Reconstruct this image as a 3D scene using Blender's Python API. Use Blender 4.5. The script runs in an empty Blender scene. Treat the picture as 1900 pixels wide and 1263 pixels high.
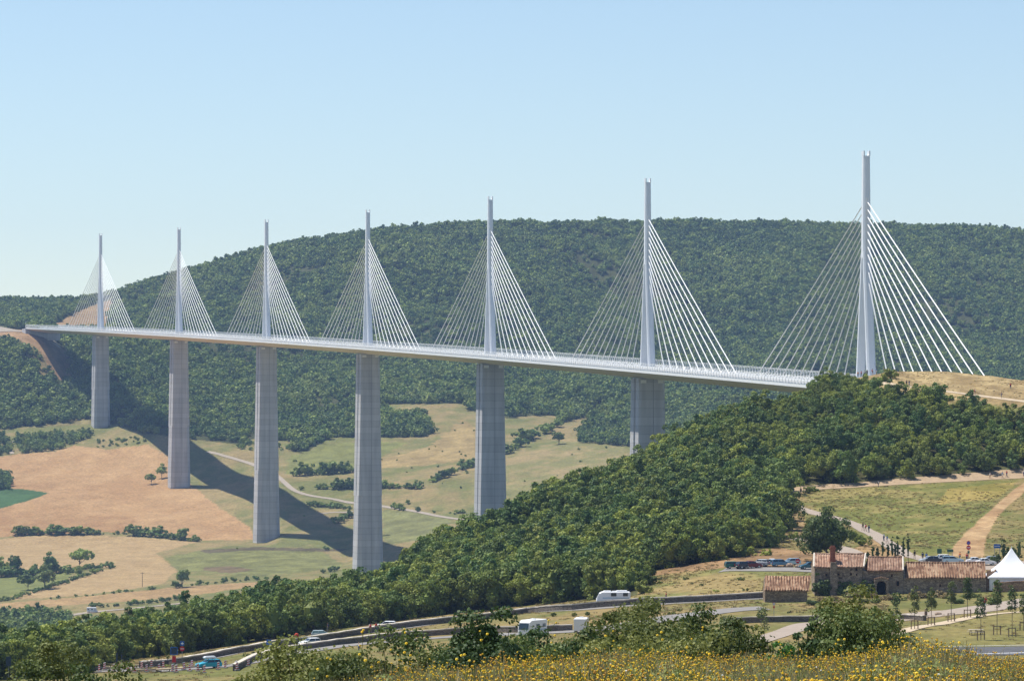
import bpy, math, random
import numpy as np
from mathutils import Vector, Matrix
random.seed(7)
RNG = np.random.default_rng(11)
SC = bpy.context.scene
COL = SC.collection
F = 6955.0            # focal length in photo pixels
CX, HY = 950.0, 757.0 # principal column, horizon row of the photograph

# ---------------------------------------------------------------- objects
def tag(o, label=None, cat=None, group=None, kind=None):
    if label: o['label'] = label
    if cat: o['category'] = cat
    if group: o['group'] = group
    if kind: o['kind'] = kind
    return o
def empty(name, loc=(0, 0, 0), rz=0.0, link=True):
    o = bpy.data.objects.new(name, None)
    o.location = loc; o.rotation_euler = (0, 0, rz); o.empty_display_size = 0.5
    if link: COL.objects.link(o)
    return o
def mesh_np(name, verts, faces, mats, parent=None, smooth=False, link=True, fmat=None):
    me = bpy.data.meshes.new(name)
    me.from_pydata([tuple(v) for v in verts] if not isinstance(verts, np.ndarray) else verts.tolist(), [],
                   faces if not isinstance(faces, np.ndarray) else faces.tolist())
    for m in (mats if isinstance(mats, (list, tuple)) else [mats]): me.materials.append(m)
    if fmat is not None: me.polygons.foreach_set('material_index', np.asarray(fmat, dtype=np.int32))
    if smooth: me.polygons.foreach_set('use_smooth', [True] * len(me.polygons))
    me.update()
    o = bpy.data.objects.new(name, me)
    if link: COL.objects.link(o)
    if parent is not None: o.parent = parent
    return o
def copy_tree(o, parent=None):
    c = o.copy(); COL.objects.link(c)
    if parent is not None: c.parent = parent
    for ch in list(o.children): copy_tree(ch, c)
    return c

class MB:
    """collects simple solids and links them as ONE mesh"""
    def __init__(s): s.v = []; s.f = []; s.m = []; s.mi = 0
    def add(s, vs, fs):
        n = len(s.v); s.v += [tuple(v) for v in vs]; s.f += [tuple(i + n for i in f) for f in fs]; s.m += [s.mi] * len(fs)
        return s
    def box(s, x0, y0, z0, x1, y1, z1):
        vs = [(x0,y0,z0),(x1,y0,z0),(x1,y1,z0),(x0,y1,z0),(x0,y0,z1),(x1,y0,z1),(x1,y1,z1),(x0,y1,z1)]
        return s.add(vs, [(3,2,1,0),(4,5,6,7),(0,1,5,4),(1,2,6,5),(2,3,7,6),(3,0,4,7)])
    def loft(s, rings, cap=True, closed=True):
        n = len(rings[0]); vs = [p for r in rings for p in r]; fs = []
        for k in range(len(rings) - 1):
            for i in range(n if closed else n - 1):
                j = (i + 1) % n
                fs.append((k*n+i, k*n+j, (k+1)*n+j, (k+1)*n+i))
        if cap:
            fs.append(tuple(reversed(range(n)))); fs.append(tuple((len(rings)-1)*n + i for i in range(n)))
        return s.add(vs, fs)
    def tube(s, pts, rads, n=8, cap=True):
        pts = [Vector(p) for p in pts]
        if not isinstance(rads, (list, tuple)): rads = [rads] * len(pts)
        rings = []
        for i, p in enumerate(pts):
            d = (pts[min(i+1, len(pts)-1)] - pts[max(i-1, 0)]).normalized()
            a = d.cross(Vector((0, 0, 1)))
            if a.length < 0.05: a = d.cross(Vector((0, 1, 0)))
            a.normalize(); b = d.cross(a)
            rings.append([p + (a*math.cos(2*math.pi*k/n) + b*math.sin(2*math.pi*k/n)) * rads[i] for k in range(n)])
        return s.loft([[tuple(q) for q in r] for r in rings], cap)
    def lathe(s, prof, n=16, c=(0, 0)):
        rings = [[(c[0]+r*math.cos(2*math.pi*k/n), c[1]+r*math.sin(2*math.pi*k/n), z) for k in range(n)] for r, z in prof]
        return s.loft(rings)
    def build(s, name, mats, parent=None, smooth=False, link=True):
        return mesh_np(name, s.v, s.f, mats, parent, smooth, link, s.m)

# ---------------------------------------------------------------- materials
class NT:
    def __init__(s, m): s.t = m.node_tree; s.n = s.t.nodes; s.l = s.t.links
    def new(s, k, **kw):
        n = s.n.new(k)
        for a, b in kw.items():
            if a.startswith('i_'):
                key = a[2:]; key = int(key) if key.isdigit() else key.replace('_', ' ')
                n.inputs[key].default_value = b
            else: setattr(n, a, b)
        return n
    def link(s, a, b): s.l.new(a, b)
def c4(c): return (c[0], c[1], c[2], 1.0)
def mat(name, col, rough=0.7, var=0.0, scale=1.0, metal=0.0, bump=0.0, col2=None, detail=4.0, stretch=None, spec=0.3, rnd=0.0):
    m = bpy.data.materials.new(name); m.use_nodes = True; t = NT(m)
    b = t.n['Principled BSDF']
    b.inputs['Roughness'].default_value = rough; b.inputs['Metallic'].default_value = metal
    b.inputs['Specular IOR Level'].default_value = spec
    b.inputs['Base Color'].default_value = c4(col)
    if var > 0 or col2 is not None or bump > 0:
        tc = t.new('ShaderNodeTexCoord'); src = tc.outputs['Object']
        if stretch:
            mp = t.new('ShaderNodeMapping'); mp.inputs['Scale'].default_value = stretch
            t.link(src, mp.inputs['Vector']); src = mp.outputs['Vector']
        nz = t.new('ShaderNodeTexNoise', i_Scale=scale, i_Detail=detail, i_Roughness=0.6)
        t.link(src, nz.inputs['Vector'])
        rp = t.new('ShaderNodeValToRGB')
        c2 = col2 if col2 is not None else tuple(x * (1 - var) for x in col)
        c1 = col if col2 is not None else tuple(min(1, x * (1 + var)) for x in col)
        rp.color_ramp.elements[0].position = 0.32; rp.color_ramp.elements[1].position = 0.68
        rp.color_ramp.elements[0].color = c4(c2); rp.color_ramp.elements[1].color = c4(c1)
        t.link(nz.outputs['Fac'], rp.inputs['Fac'])
        t.link(rp.outputs['Color'], b.inputs['Base Color'])
        if bump > 0:
            bp = t.new('ShaderNodeBump', i_Strength=bump); t.link(nz.outputs['Fac'], bp.inputs['Height'])
            t.link(bp.outputs['Normal'], b.inputs['Normal'])
    return m
def leaf_mat(name, ca, cb, trans=0.25, rough=0.6, spread=0.35):
    """leaf colour varies leaf to leaf (noise through the crown) and tree to tree (object random)"""
    m = bpy.data.materials.new(name); m.use_nodes = True; t = NT(m)
    b = t.n['Principled BSDF']; out = t.n['Material Output']
    tc = t.new('ShaderNodeTexCoord'); nz = t.new('ShaderNodeTexNoise', i_Scale=0.9, i_Detail=3.0)
    t.link(tc.outputs['Object'], nz.inputs['Vector'])
    oi = t.new('ShaderNodeObjectInfo')
    mr = t.new('ShaderNodeMath', operation='MULTIPLY_ADD'); mr.inputs[1].default_value = 1.0; mr.inputs[2].default_value = -0.5
    t.link(oi.outputs['Random'], mr.inputs[0])
    ad = t.new('ShaderNodeMath', operation='ADD'); t.link(nz.outputs['Fac'], ad.inputs[0]); t.link(mr.outputs[0], ad.inputs[1])
    rp = t.new('ShaderNodeValToRGB')
    rp.color_ramp.elements[0].position = 0.05; rp.color_ramp.elements[1].position = 0.95
    rp.color_ramp.elements[0].color = c4(ca); rp.color_ramp.elements[1].color = c4(cb)
    t.link(ad.outputs[0], rp.inputs['Fac'])
    # brightness scatter per tree
    wn = t.new('ShaderNodeTexWhiteNoise', noise_dimensions='1D'); t.link(oi.outputs['Random'], wn.inputs['W'])
    mr2 = t.new('ShaderNodeMapRange'); mr2.inputs['To Min'].default_value = 1 - spread; mr2.inputs['To Max'].default_value = 1 + spread
    t.link(wn.outputs['Value'], mr2.inputs['Value'])
    mx = t.new('ShaderNodeVectorMath', operation='SCALE'); t.link(rp.outputs['Color'], mx.inputs[0]); t.link(mr2.outputs['Result'], mx.inputs['Scale'])
    t.link(mx.outputs['Vector'], b.inputs['Base Color'])
    b.inputs['Roughness'].default_value = rough; b.inputs['Specular IOR Level'].default_value = 0.2
    if trans > 0:
        tr = t.new('ShaderNodeBsdfTranslucent'); t.link(mx.outputs['Vector'], tr.inputs['Color'])
        ms = t.new('ShaderNodeMixShader'); ms.inputs[0].default_value = trans
        t.link(b.outputs[0], ms.inputs[1]); t.link(tr.outputs[0], ms.inputs[2]); t.link(ms.outputs[0], out.inputs['Surface'])
    return m

# ---------------------------------------------------------------- noise
def _hash(ix, iy, seed):
    h = (ix.astype(np.int64) * 374761393 + iy.astype(np.int64) * 668265263 + seed * 1442695041) & 0x7fffffff
    h = ((h ^ (h >> 13)) * 1274126177) & 0x7fffffff
    return ((h ^ (h >> 16)) & 0xffff) / 65535.0
def vnoise(x, y, seed=0):
    ix = np.floor(x); iy = np.floor(y); fx = x - ix; fy = y - iy
    fx = fx*fx*(3-2*fx); fy = fy*fy*(3-2*fy)
    ix = ix.astype(np.int64); iy = iy.astype(np.int64)
    a = _hash(ix, iy, seed); b = _hash(ix+1, iy, seed); c = _hash(ix, iy+1, seed); d = _hash(ix+1, iy+1, seed)
    return (a*(1-fx)+b*fx)*(1-fy) + (c*(1-fx)+d*fx)*fy
def fbm(x, y, seed=0, oct=4):
    s = 0; a = 0.5; t = 0
    for k in range(oct):
        s = s + a*vnoise(x*2**k, y*2**k, seed+k*17); t += a; a *= 0.5
    return s/t

# ---------------------------------------------------------------- terrain
def prof(*pts):
    a = np.array(pts, dtype=float)
    return lambda u: np.interp(u, a[:, 0], a[:, 1])
def pline(*pts):      # points (column, distance, row) -> distance(u), height(u)
    a = np.array(pts, dtype=float)
    return (lambda u: np.interp(u, a[:, 0], a[:, 1])), (lambda u: (HY - np.interp(u, a[:, 0], a[:, 2])) * np.interp(u, a[:, 0], a[:, 1]) / F)
def hline(Y, *pts):   # fixed distance, points (column, height)
    a = np.array(pts, dtype=float)
    return (lambda u: np.full_like(u, Y, dtype=float)), (lambda u: np.interp(u, a[:, 0], a[:, 1]))
def rline(Y, *pts):   # fixed distance, points (column, row)
    return pline(*[(p[0], Y, p[1]) for p in pts])
CREST = pline((0,840,1222),(250,860,1192),(400,880,1160),(560,890,1133),(640,900,1126),(700,915,1128),(740,920,1112),(780,950,1058),(880,980,1008),(1000,1020,958),(1150,1060,905),(1200,1080,870),(1300,1100,815),(1370,1110,785),(1460,1130,755),(1530,1140,722),(1590,1145,702),(1650,1150,690),(1750,1150,690),(1840,1140,698),(1900,1130,707),(2100,1100,722))
LINES = [
 hline(-300, (0, 4)), hline(0, (0, -1.7)), hline(25, (0, -2.6), (1900, -2.5)),
 rline(60, (300,1440),(480,1345),(600,1315),(800,1296),(1000,1284),(1400,1275),(1650,1268),(1900,1274)),
 hline(150, (0, -15)), hline(430, (0, -46)),
 rline(560, (0,1278),(300,1265),(500,1252),(700,1240),(900,1225),(1400,1203),(1900,1200)),
 rline(640, (0,1250),(300,1238),(500,1208),(700,1190),(900,1178),(1100,1168),(1400,1150),(1640,1146),(1900,1132)),
 rline(700, (0,1243),(300,1222),(500,1190),(700,1166),(900,1148),(1180,1115),(1420,1106),(1640,1103),(1900,1092)),
 rline(760, (0,1238),(300,1214),(500,1180),(700,1156),(900,1138),(1140,1104),(1200,1080),(1350,1054),(1500,1051),(1700,1046),(1900,1043)),
 pline((0,800,1228),(300,800,1207),(500,800,1171),(700,820,1146),(900,840,1092),(1000,850,1062),(1180,860,1020),(1300,870,990),(1450,880,985),(1600,880,985),(1900,880,972)),
 pline((0,815,1226),(300,820,1200),(500,850,1158),(700,860,1137),(900,910,1050),(1000,930,1005),(1180,970,950),(1300,980,915),(1450,990,910),(1600,1000,900),(1900,1010,886),(2100,1010,880)),
 pline((0,828,1224),(300,845,1190),(500,870,1149),(700,885,1131),(900,950,1027),(1000,980,974),(1180,1030,912),(1300,1050,856),(1460,1080,796),(1560,1100,745),(1650,1100,718),(1750,1090,727),(1900,1070,745),(2100,1050,764)),
 CREST,
 ((lambda u: CREST[0](u) + 60), (lambda u: CREST[1](u) - 14)),
 hline(1400, (0,-160),(900,-150),(1300,-110),(1600,-88),(1900,-60)),
 hline(1750, (0,-200),(908,-222),(1300,-228),(1900,-200)),
 hline(1980, (0,-150),(500,-160),(908,-205),(1300,-200),(1900,-160)),
 hline(2090, (0,-128),(500,-135),(683,-150),(908,-195),(1300,-165),(1900,-130)),
 rline(2200, (0,1140),(186,1132),(332,1128),(494,1118),(683,1128),(908,1130),(1200,1080),(1900,1040)),
 rline(2400, (0,1088),(186,1086),(332,1082),(494,1074),(640,1066),(683,1063),(908,1035),(1200,990),(1900,960)),
 rline(2600, (0,1042),(332,1040),(494,1028),(640,1034),(683,1020),(908,985),(1200,938),(1900,905)),
 rline(2750, (0,1010),(332,1006),(494,1001),(520,985),(640,980),(683,972),(908,942),(1200,895),(1900,860)),
 rline(2925, (0,955),(332,945),(400,940),(494,915),(516,910),(640,905),(683,900),(908,880),(1200,850),(1900,820)),
 rline(3060, (0,912),(250,905),(332,897),(400,893),(494,868),(683,862),(908,838),(1200,815),(1900,795)),
 rline(3160, (0,878),(250,870),(310,858),(400,841),(494,838),(683,830),(908,812),(1200,795),(1900,770)),
 rline(3280, (0,835),(186,827),(225,820),(260,803),(310,788),(400,808),(494,805),(683,795),(800,788),(908,780),(1100,790),(1200,780),(1900,750)),
 rline(3380, (0,797),(172,790),(200,787),(225,776),(260,757),(310,760),(400,785),(494,785),(683,768),(800,752),(908,752),(1100,768),(1200,750),(1900,720)),
 rline(3465, (0,742),(100,760),(165,740),(200,712),(225,700),(260,722),(310,738),(400,750),(494,750),(683,742),(908,728),(1200,728),(1900,705)),
 rline(3560, (0,645),(40,650),(83,672),(124,702),(165,690),(200,662),(260,684),(332,704),(494,712),(683,712),(908,702),(1200,702),(1900,680)),
 rline(3600, (0,623),(50,623),(83,636),(124,672),(165,662),(200,646),(260,668),(332,693),(494,703),(683,703),(908,694),(1200,694),(1900,672)),
 rline(3650, (0,610),(52,610),(80,615),(124,642),(165,638),(200,634),(260,652),(332,680),(494,690),(683,690),(908,683),(1200,683),(1900,660)),
 rline(3770, (0,607),(90,606),(150,613),(250,642),(332,662),(494,662),(683,655),(908,648),(1200,650),(1900,630)),
 rline(4000, (0,592),(100,590),(180,575),(250,590),(332,585),(494,575),(683,560),(908,555),(1200,548),(1500,545),(1900,540)),
 pline((0,4420,557),(150,4420,557),(190,4420,550),(220,4420,540),(300,4420,520),(360,4420,502),(450,4420,474),(520,4420,459),(600,4420,447),(700,4420,432),(780,4420,424),(850,4420,417),(950,4420,412),(1100,4420,415),(1280,4420,414),(1450,4420,416),(1600,4420,421),(1800,4420,428),(1900,4420,440),(2100,4420,455)),
 rline(5000, (0,590),(400,560),(900,490),(1900,500)),
 hline(7000, (0, -20)), hline(12000, (0, -60)),
]
def ground(X, Y):
    X = np.atleast_1d(np.asarray(X, dtype=float)); Y = np.atleast_1d(np.asarray(Y, dtype=float))
    u = np.clip(CX + F * X / np.maximum(Y, 25.0), -500, 2400)
    LY = np.stack([l[0](u) for l in LINES]); LH = np.stack([l[1](u) for l in LINES])
    H = LH[0].copy()
    for k in range(len(LINES) - 1):
        y0, y1 = LY[k], LY[k+1]; t = np.clip((Y - y0) / np.maximum(y1 - y0, 1e-6), 0, 1)
        H = np.where(Y >= y0, LH[k] + (LH[k+1] - LH[k]) * t, H)
    # relief: gentle on the near slopes, ravines on the far hillside
    far = np.clip((Y - 3550) / 300, 0, 1) * np.clip((4500 - Y) / 250, 0, 1)
    rav = np.abs(fbm(X / 210.0 + Y / 900.0, Y / 420.0, 5, 3) - 0.5) * 2
    H = H + far * (rav * 55 - 18)
    midf = np.clip((Y - 2150) / 150, 0, 1) * np.clip((3600 - Y) / 150, 0, 1)
    H = H + midf * (fbm(X / 130.0, Y / 130.0, 9, 3) - 0.5) * 7
    nearf = np.clip((Y - 540) / 60, 0, 1) * np.clip((1250 - Y) / 80, 0, 1)
    H = H + nearf * (fbm(X / 22.0, Y / 30.0, 3, 3) - 0.5) * 1.0
    return H
def gh(x, y): return float(ground(x, y)[0])
def proj(X, Y, Z): return CX + F * X / Y, HY - F * Z / Y
def gp(px, py, y0, y1, n=1500):
    """the first ground point between distances y0 and y1 that shows at this place of the photograph"""
    Y = np.linspace(y0, y1, n); X = (px - CX) * Y / F
    P = HY - F * ground(X, Y) / Y
    k = np.where(P <= py)[0]
    k = k[0] if len(k) else int(np.argmin(P))
    return Vector((float(X[k]), float(Y[k]), float(ground(X[k], Y[k])[0])))
def inpoly(px, py, poly):
    c = np.zeros(px.shape, dtype=bool); n = len(poly); j = n - 1
    for i in range(n):
        xi, yi = poly[i]; xj, yj = poly[j]
        if yi != yj:
            c ^= ((yi > py) != (yj > py)) & (px < (xj - xi) * (py - yi) / (yj - yi) + xi)
        j = i
    return c
SUN_E = 5.0; SKY_S = 0.096; SKY_DUST = 0.15; EXPO = 0.48
HAZE_D = 0.50e-4; HAZE_C = (.42,.62,1.0)
# ---------------------------------------------------------------- open ground / forest outlines (photo columns, rows -> world by distance)
OPEN = [(-600,800),(0,797),(84,788),(170,778),(205,784),(260,802),(352,814),(440,824),(473,813),(544,819),(544,837),(562,842),(592,824),(617,811),(660,811),(703,811),(782,811),(805,804),(800,788),(790,779),(755,774),(703,772),(703,766),(721,750),(863,748),(868,763),(931,766),(938,776),(987,771),(1035,771),(1035,786),(1078,776),(1108,753),(1139,752),(1090,780),(1121,789),(1075,801),(1078,822),(1164,828),(1210,840),(1210,1400),(-600,1400)]
CUT1 = [(-600,608),(0,608),(56,613),(83,636),(124,702),(112,706),(96,690),(76,653),(58,643),(25,625),(0,623),(-600,623)]
CUT1B = [(58,640),(80,660),(100,692),(88,700),(62,690),(50,668)]
CUT2 = [(50,606),(110,612),(118,640),(130,680),(140,720),(124,702),(84,640)]
CUT3 = [(80,605),(110,597),(137,582),(165,569),(193,560),(206,556),(204,575),(202,606)]
STRIP = [(0,797),(84,790),(90,775),(120,770),(170,768),(205,784)]
COPSE = [(25,819),(33,809),(177,806),(137,824),(101,838),(43,842)]
COPSE2 = [(-60,804),(14,806),(20,842),(-60,850)]
COPSE3 = [(-60,878),(10,882),(22,897),(25,908),(-60,912)]
NEARWOOD = [(-600,1290),(0,1262),(150,1252),(215,1228),(262,1221),(330,1213),(480,1190),(620,1168),(740,1150),(870,1136),(969,1122),(1100,1112),(1182,1104),(1185,1062),(1330,1040),(1440,1012),(1450,985),(1448,950),(1442,925),(1470,900),(1560,896),(1700,887),(1900,872),(2300,868),(2300,775),(1900,766),(1750,750),(1650,738),(1575,722),(1550,700),(1400,700),(700,1000),(-600,1000)]
WHEAT1 = [(-600,850),(0,847),(33,842),(101,838),(137,826),(198,834),(274,824),(312,847),(335,880),(352,900),(375,915),(405,940),(443,963),(464,978),(474,1001),(370,1002),(248,989),(182,986),(20,995),(0,997),(-600,1000)]
GREEN1 = [(-300,895),(0,899),(25,906),(60,909),(88,914),(66,924),(35,933),(0,943),(-300,950)]
WHEAT2 = [(-600,1004),(0,1000),(23,996),(101,992),(248,995),(366,1005),(290,1026),(303,1036),(328,1058),(303,1081),(253,1091),(152,1104),(25,1112),(45,1101),(136,1076),(210,1053),(120,1052),(0,1068),(-600,1070)]
LAWN2 = [(-600,1072),(0,1070),(90,1064),(136,1062),(120,1080),(45,1100),(0,1110),(-600,1120)]
WHEAT3 = [(-600,1124),(0,1119),(126,1109),(253,1096),(328,1089),(455,1080),(520,1080),(379,1101),(253,1114),(126,1122),(0,1132),(-600,1140)]
TAN1 = [(852,778),(886,795),(884,850),(800,862),(705,868),(700,850),(770,838),(805,820)]
TAN2 = [(935,850),(1000,828),(1060,812),(1160,828),(1150,850),(1060,880),(940,930)]
GREENM1 = [(540,845),(640,820),(760,820),(700,850),(640,880),(530,880)]
GREENM2 = [(303,1034),(420,1012),(600,1022),(640,1050),(480,1070),(330,1056)]
GREENM3 = [(710,945),(800,950),(840,965),(800,1000),(712,1010)]
BROWN1 = [(375,1052),(430,1050),(470,1056),(430,1063),(378,1058)]
BROWN2 = [(372,1020),(470,1014),(640,1018),(630,1023),(470,1020),(380,1026)]
DIRT = [(1900,897),(1888,902),(1820,960),(1766,1014),(1768,1032),(1826,1034),(1829,1001),(1854,953),(1900,914),(2100,770),(2100,740)]
RUST = [(1188,1070),(1240,1052),(1330,1040),(1440,1014),(1512,1026),(1512,1048),(1440,1050),(1340,1053)]
RUST2 = [(1440,940),(1470,935),(1490,950),(1500,1000),(1470,1000),(1445,985)]
RUST3 = [(1620,1000),(1700,1010),(1700,1035),(1560,1030)]
SLOPEG = [(1490,915),(1600,905),(1890,890),(1760,1012),(1764,1036),(1700,1034),(1640,998),(1520,950)]
SLOPEY = [(1760,905),(1890,893),(1850,925),(1740,935)]
LAWN = [(1640,1172),(1780,1150),(1900,1137),(2200,1130),(2200,1196),(1640,1200)]
RIDGE = [(1555,712),(1580,690),(1640,600),(2400,600),(2400,790),(1900,757),(1820,748),(1750,738),(1660,727),(1600,722)]
BANK = [(1186,1066),(1340,1058),(1500,1056),(1515,1070),(1420,1100),(1186,1110)]

def zones(X, Y, PX, PY):
    """dominant ground cover colour of every ground point"""
    n1 = fbm(X/45.0, Y/70.0, 31, 4); n2 = fbm(X/9.0, Y/14.0, 37, 3); n3 = fbm(X/3.0, Y/5.0, 41, 2)
    def mix(a, b, t):
        t = np.clip(t, 0, 1)[..., None]; return np.array(a)*(1-t) + np.array(b)*t
    s = lambda n, lo, hi: (n - lo) / (hi - lo)
    # valley meadow
    C = mix((.21,.22,.085), (.36,.28,.145), s(n1*.6+n2*.4, .38, .62))
    # near slopes
    mid = mix((.20,.205,.07), (.34,.255,.125), s(n1*.35+n2*.45+n3*.2, .38, .62))
    C = np.where((Y < 1300)[..., None], mid, C)
    def put(poly, y0, y1, col, wob=1.5, mask=None):
        nonlocal C
        wx = PX + (n2 - .5) * wob * 5; wy = PY + (n3 - .5) * wob
        m = inpoly(wx, wy, poly) & (Y > y0) & (Y < y1)
        if mask is not None: m &= mask
        C = np.where(m[..., None], col, C)
    v = lambda c, a, k=None: mix(tuple(x*(1-a) for x in c), tuple(x*(1+a) for x in c), s(n2 if k is None else k, .3, .7))
    far = (Y > 2080)
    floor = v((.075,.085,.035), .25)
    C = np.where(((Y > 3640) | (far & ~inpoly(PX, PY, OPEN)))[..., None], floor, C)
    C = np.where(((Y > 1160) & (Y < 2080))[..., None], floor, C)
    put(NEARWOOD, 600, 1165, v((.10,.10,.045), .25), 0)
    put(CUT1, 3300, 3900, v((.42,.27,.16), .18)); put(CUT1B, 3300, 3700, v((.30,.24,.12), .2))
    put(CUT2, 3300, 3650, v((.26,.19,.11), .3)); put(CUT3, 3650, 4430, v((.40,.27,.16), .15))
    put(STRIP, 3000, 3500, v((.28,.24,.12), .25))
    stripes = np.sin((X*0.25+Y*0.97)*1.1)*.5+.5
    put(WHEAT1, 2600, 3500, mix((.455,.275,.145), (.56,.365,.205), s(n1*.6+n2*.4, .35, .65)*.75 + .25*(np.sin(X*.9+Y*.35+n1*14)*.5+.5)), 2)
    put(WHEAT1, 2600, 3500, mix((.41,.24,.125), (.48,.30,.16), s(n2, .3, .7)), 2, mask=(PY > 957 + (PX > 250)*60))
    put(GREEN1, 2600, 3500, v((.075,.15,.06), .12))
    put(WHEAT2, 2150, 2950, mix((.43,.30,.165), (.53,.385,.225), .5*stripes + .5*s(n2, .3, .7)), 2)
    put(LAWN2, 2150, 2950, v((.22,.24,.085), .12)); put(WHEAT3, 2150, 2750, v((.46,.31,.17), .1))
    put(TAN1, 2400, 3600, v((.40,.30,.15), .15), 6); put(TAN2, 2400, 3600, mix((.26,.25,.11), (.40,.31,.17), s(n1*.5+n2*.5, .38, .62)), 6)
    put(GREENM1, 2400, 3600, v((.24,.25,.09), .15), 4); put(GREENM2, 2150, 2800, v((.23,.235,.095), .2), 4)
    put(GREENM3, 2150, 2800, v((.24,.245,.11), .2), 4); put(BROWN1, 2150, 2800, v((.2,.15,.09), .2), 2); put(BROWN2, 2150, 2800, v((.15,.125,.08), .2), 2)
    # near slopes
    ridge = inpoly(PX + (n2-.5)*20, PY + (n3-.5)*4, RIDGE) & (Y > 1035) & (Y < 1190)
    C = np.where(ridge[..., None], mix((.36,.26,.14), (.55,.42,.24), s(n2*.5+n3*.5, .35, .65)), C)
    put(BANK, 680, 800, mix((.22,.225,.08), (.38,.29,.14), s(n2, .35, .65)), 2)
    put(RUST, 700, 900, v((.34,.215,.125), .25), 2); put(RUST2, 850, 1020, v((.38,.27,.15), .2), 2); put(RUST3, 740, 960, v((.36,.24,.13), .2), 2)
    put(SLOPEG, 700, 1020, mix((.19,.20,.06), (.35,.295,.12), s(n1*.3+n2*.4+n3*.3, .40, .60)), 3)
    put(SLOPEY, 850, 1020, mix((.28,.24,.07), (.44,.34,.12), s(n2, .35, .65)), 4)
    put(DIRT, 700, 1020, mix((.43,.27,.155), (.56,.385,.235), s(n2*.5+n3*.5, .35, .65)), 1.5)
    put(LAWN, 500, 720, mix((.215,.205,.075), (.32,.265,.11), s(n2, .3, .7)), 1)
    C = np.where((Y < 300)[..., None], v((.24,.19,.085), .25, n3), C)
    return C * (0.92 + 0.16 * n3[..., None]) * np.array([.62,.61,.52])

def build_terrain():
    ys = [np.arange(-300, 20, 20), np.arange(20, 120, 1.5), np.arange(120, 430, 10), np.arange(430, 540, 5), np.arange(540, 1180, 1.35), np.arange(1180, 2080, 18),
          np.arange(2080, 3650, 3.6), np.arange(3650, 4460, 7), np.arange(4460, 5200, 40), np.arange(5200, 6601, 200)]
    ys = np.concatenate(ys)
    us = np.concatenate([np.arange(-4000, -600, 60), np.arange(-600, -20, 12), np.arange(-20, 1921, 3.2), np.arange(1921, 2500, 12), np.arange(2500, 6000, 60)])
    t = (us - CX) / F
    YY, TT = np.meshgrid(ys, t, indexing='ij')
    off = np.where(YY < 400, 60 + 340*np.clip(-YY/300, 0, 1), 60)
    XX = TT * (YY + off)
    shp = XX.shape
    x = XX.ravel(); y = YY.ravel()
    z = ground(x, y)
    yy = np.maximum(y, 1.0)
    PX, PY = CX + F*x/yy, HY - F*z/yy
    C = zones(x, y, PX, PY)
    me = bpy.data.meshes.new('terrain')
    n = x.size; nr, nc = shp
    me.vertices.add(n); co = np.stack([x, y, z], 1).astype(np.float32); me.vertices.foreach_set('co', co.ravel())
    i = (np.arange(nr-1)[:, None]*nc + np.arange(nc-1)[None, :]).ravel()
    q = np.stack([i, i+1, i+nc+1, i+nc], 1).astype(np.int32)
    me.loops.add(q.size); me.loops.foreach_set('vertex_index', q.ravel())
    me.polygons.add(len(q)); me.polygons.foreach_set('loop_start', np.arange(0, q.size, 4, dtype=np.int32))
    me.polygons.foreach_set('use_smooth', np.ones(len(q), dtype=bool))
    me.update(calc_edges=True)
    ca = me.color_attributes.new('cover', 'FLOAT_COLOR', 'POINT')
    ca.data.foreach_set('color', np.concatenate([C, np.ones((n, 1))], 1).astype(np.float32).ravel())
    m = bpy.data.materials.new('terrain'); m.use_nodes = True; tt = NT(m); b = tt.n['Principled BSDF']
    at = tt.new('ShaderNodeAttribute', attribute_name='cover')
    geo = tt.new('ShaderNodeNewGeometry')
    def layer(scale, lo, hi, src, ny=1.0):
        mp = tt.new('ShaderNodeMapping'); mp.inputs['Scale'].default_value = (1, ny, 1)
        tt.link(geo.outputs['Position'], mp.inputs['Vector'])
        nz = tt.new('ShaderNodeTexNoise', i_Scale=scale, i_Detail=5.0, i_Roughness=0.65); tt.link(mp.outputs['Vector'], nz.inputs['Vector'])
        mr = tt.new('ShaderNodeMapRange'); mr.inputs['From Min'].default_value = .3; mr.inputs['From Max'].default_value = .7
        mr.inputs['To Min'].default_value = lo; mr.inputs['To Max'].default_value = hi; tt.link(nz.outputs['Fac'], mr.inputs['Value'])
        sc = tt.new('ShaderNodeVectorMath', operation='SCALE'); tt.link(src, sc.inputs[0]); tt.link(mr.outputs['Result'], sc.inputs['Scale'])
        return sc.outputs['Vector'], nz
    c, nz = layer(0.55, .72, 1.28, at.outputs['Color'], .6)
    c, nz2 = layer(0.06, .88, 1.12, c)
    tt.link(c, b.inputs['Base Color']); b.inputs['Roughness'].default_value = .95; b.inputs['Specular IOR Level'].default_value = .1
    bp = tt.new('ShaderNodeBump', i_Strength=.5, i_Distance=.6); tt.link(nz.outputs['Fac'], bp.inputs['Height']); tt.link(bp.outputs['Normal'], b.inputs['Normal'])
    me.materials.append(m)
    o = bpy.data.objects.new('terrain', me); COL.objects.link(o); tag(o, kind='structure')
    o['label'] = 'hills, fields and meadows of the valley'
    return o
build_terrain()

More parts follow.
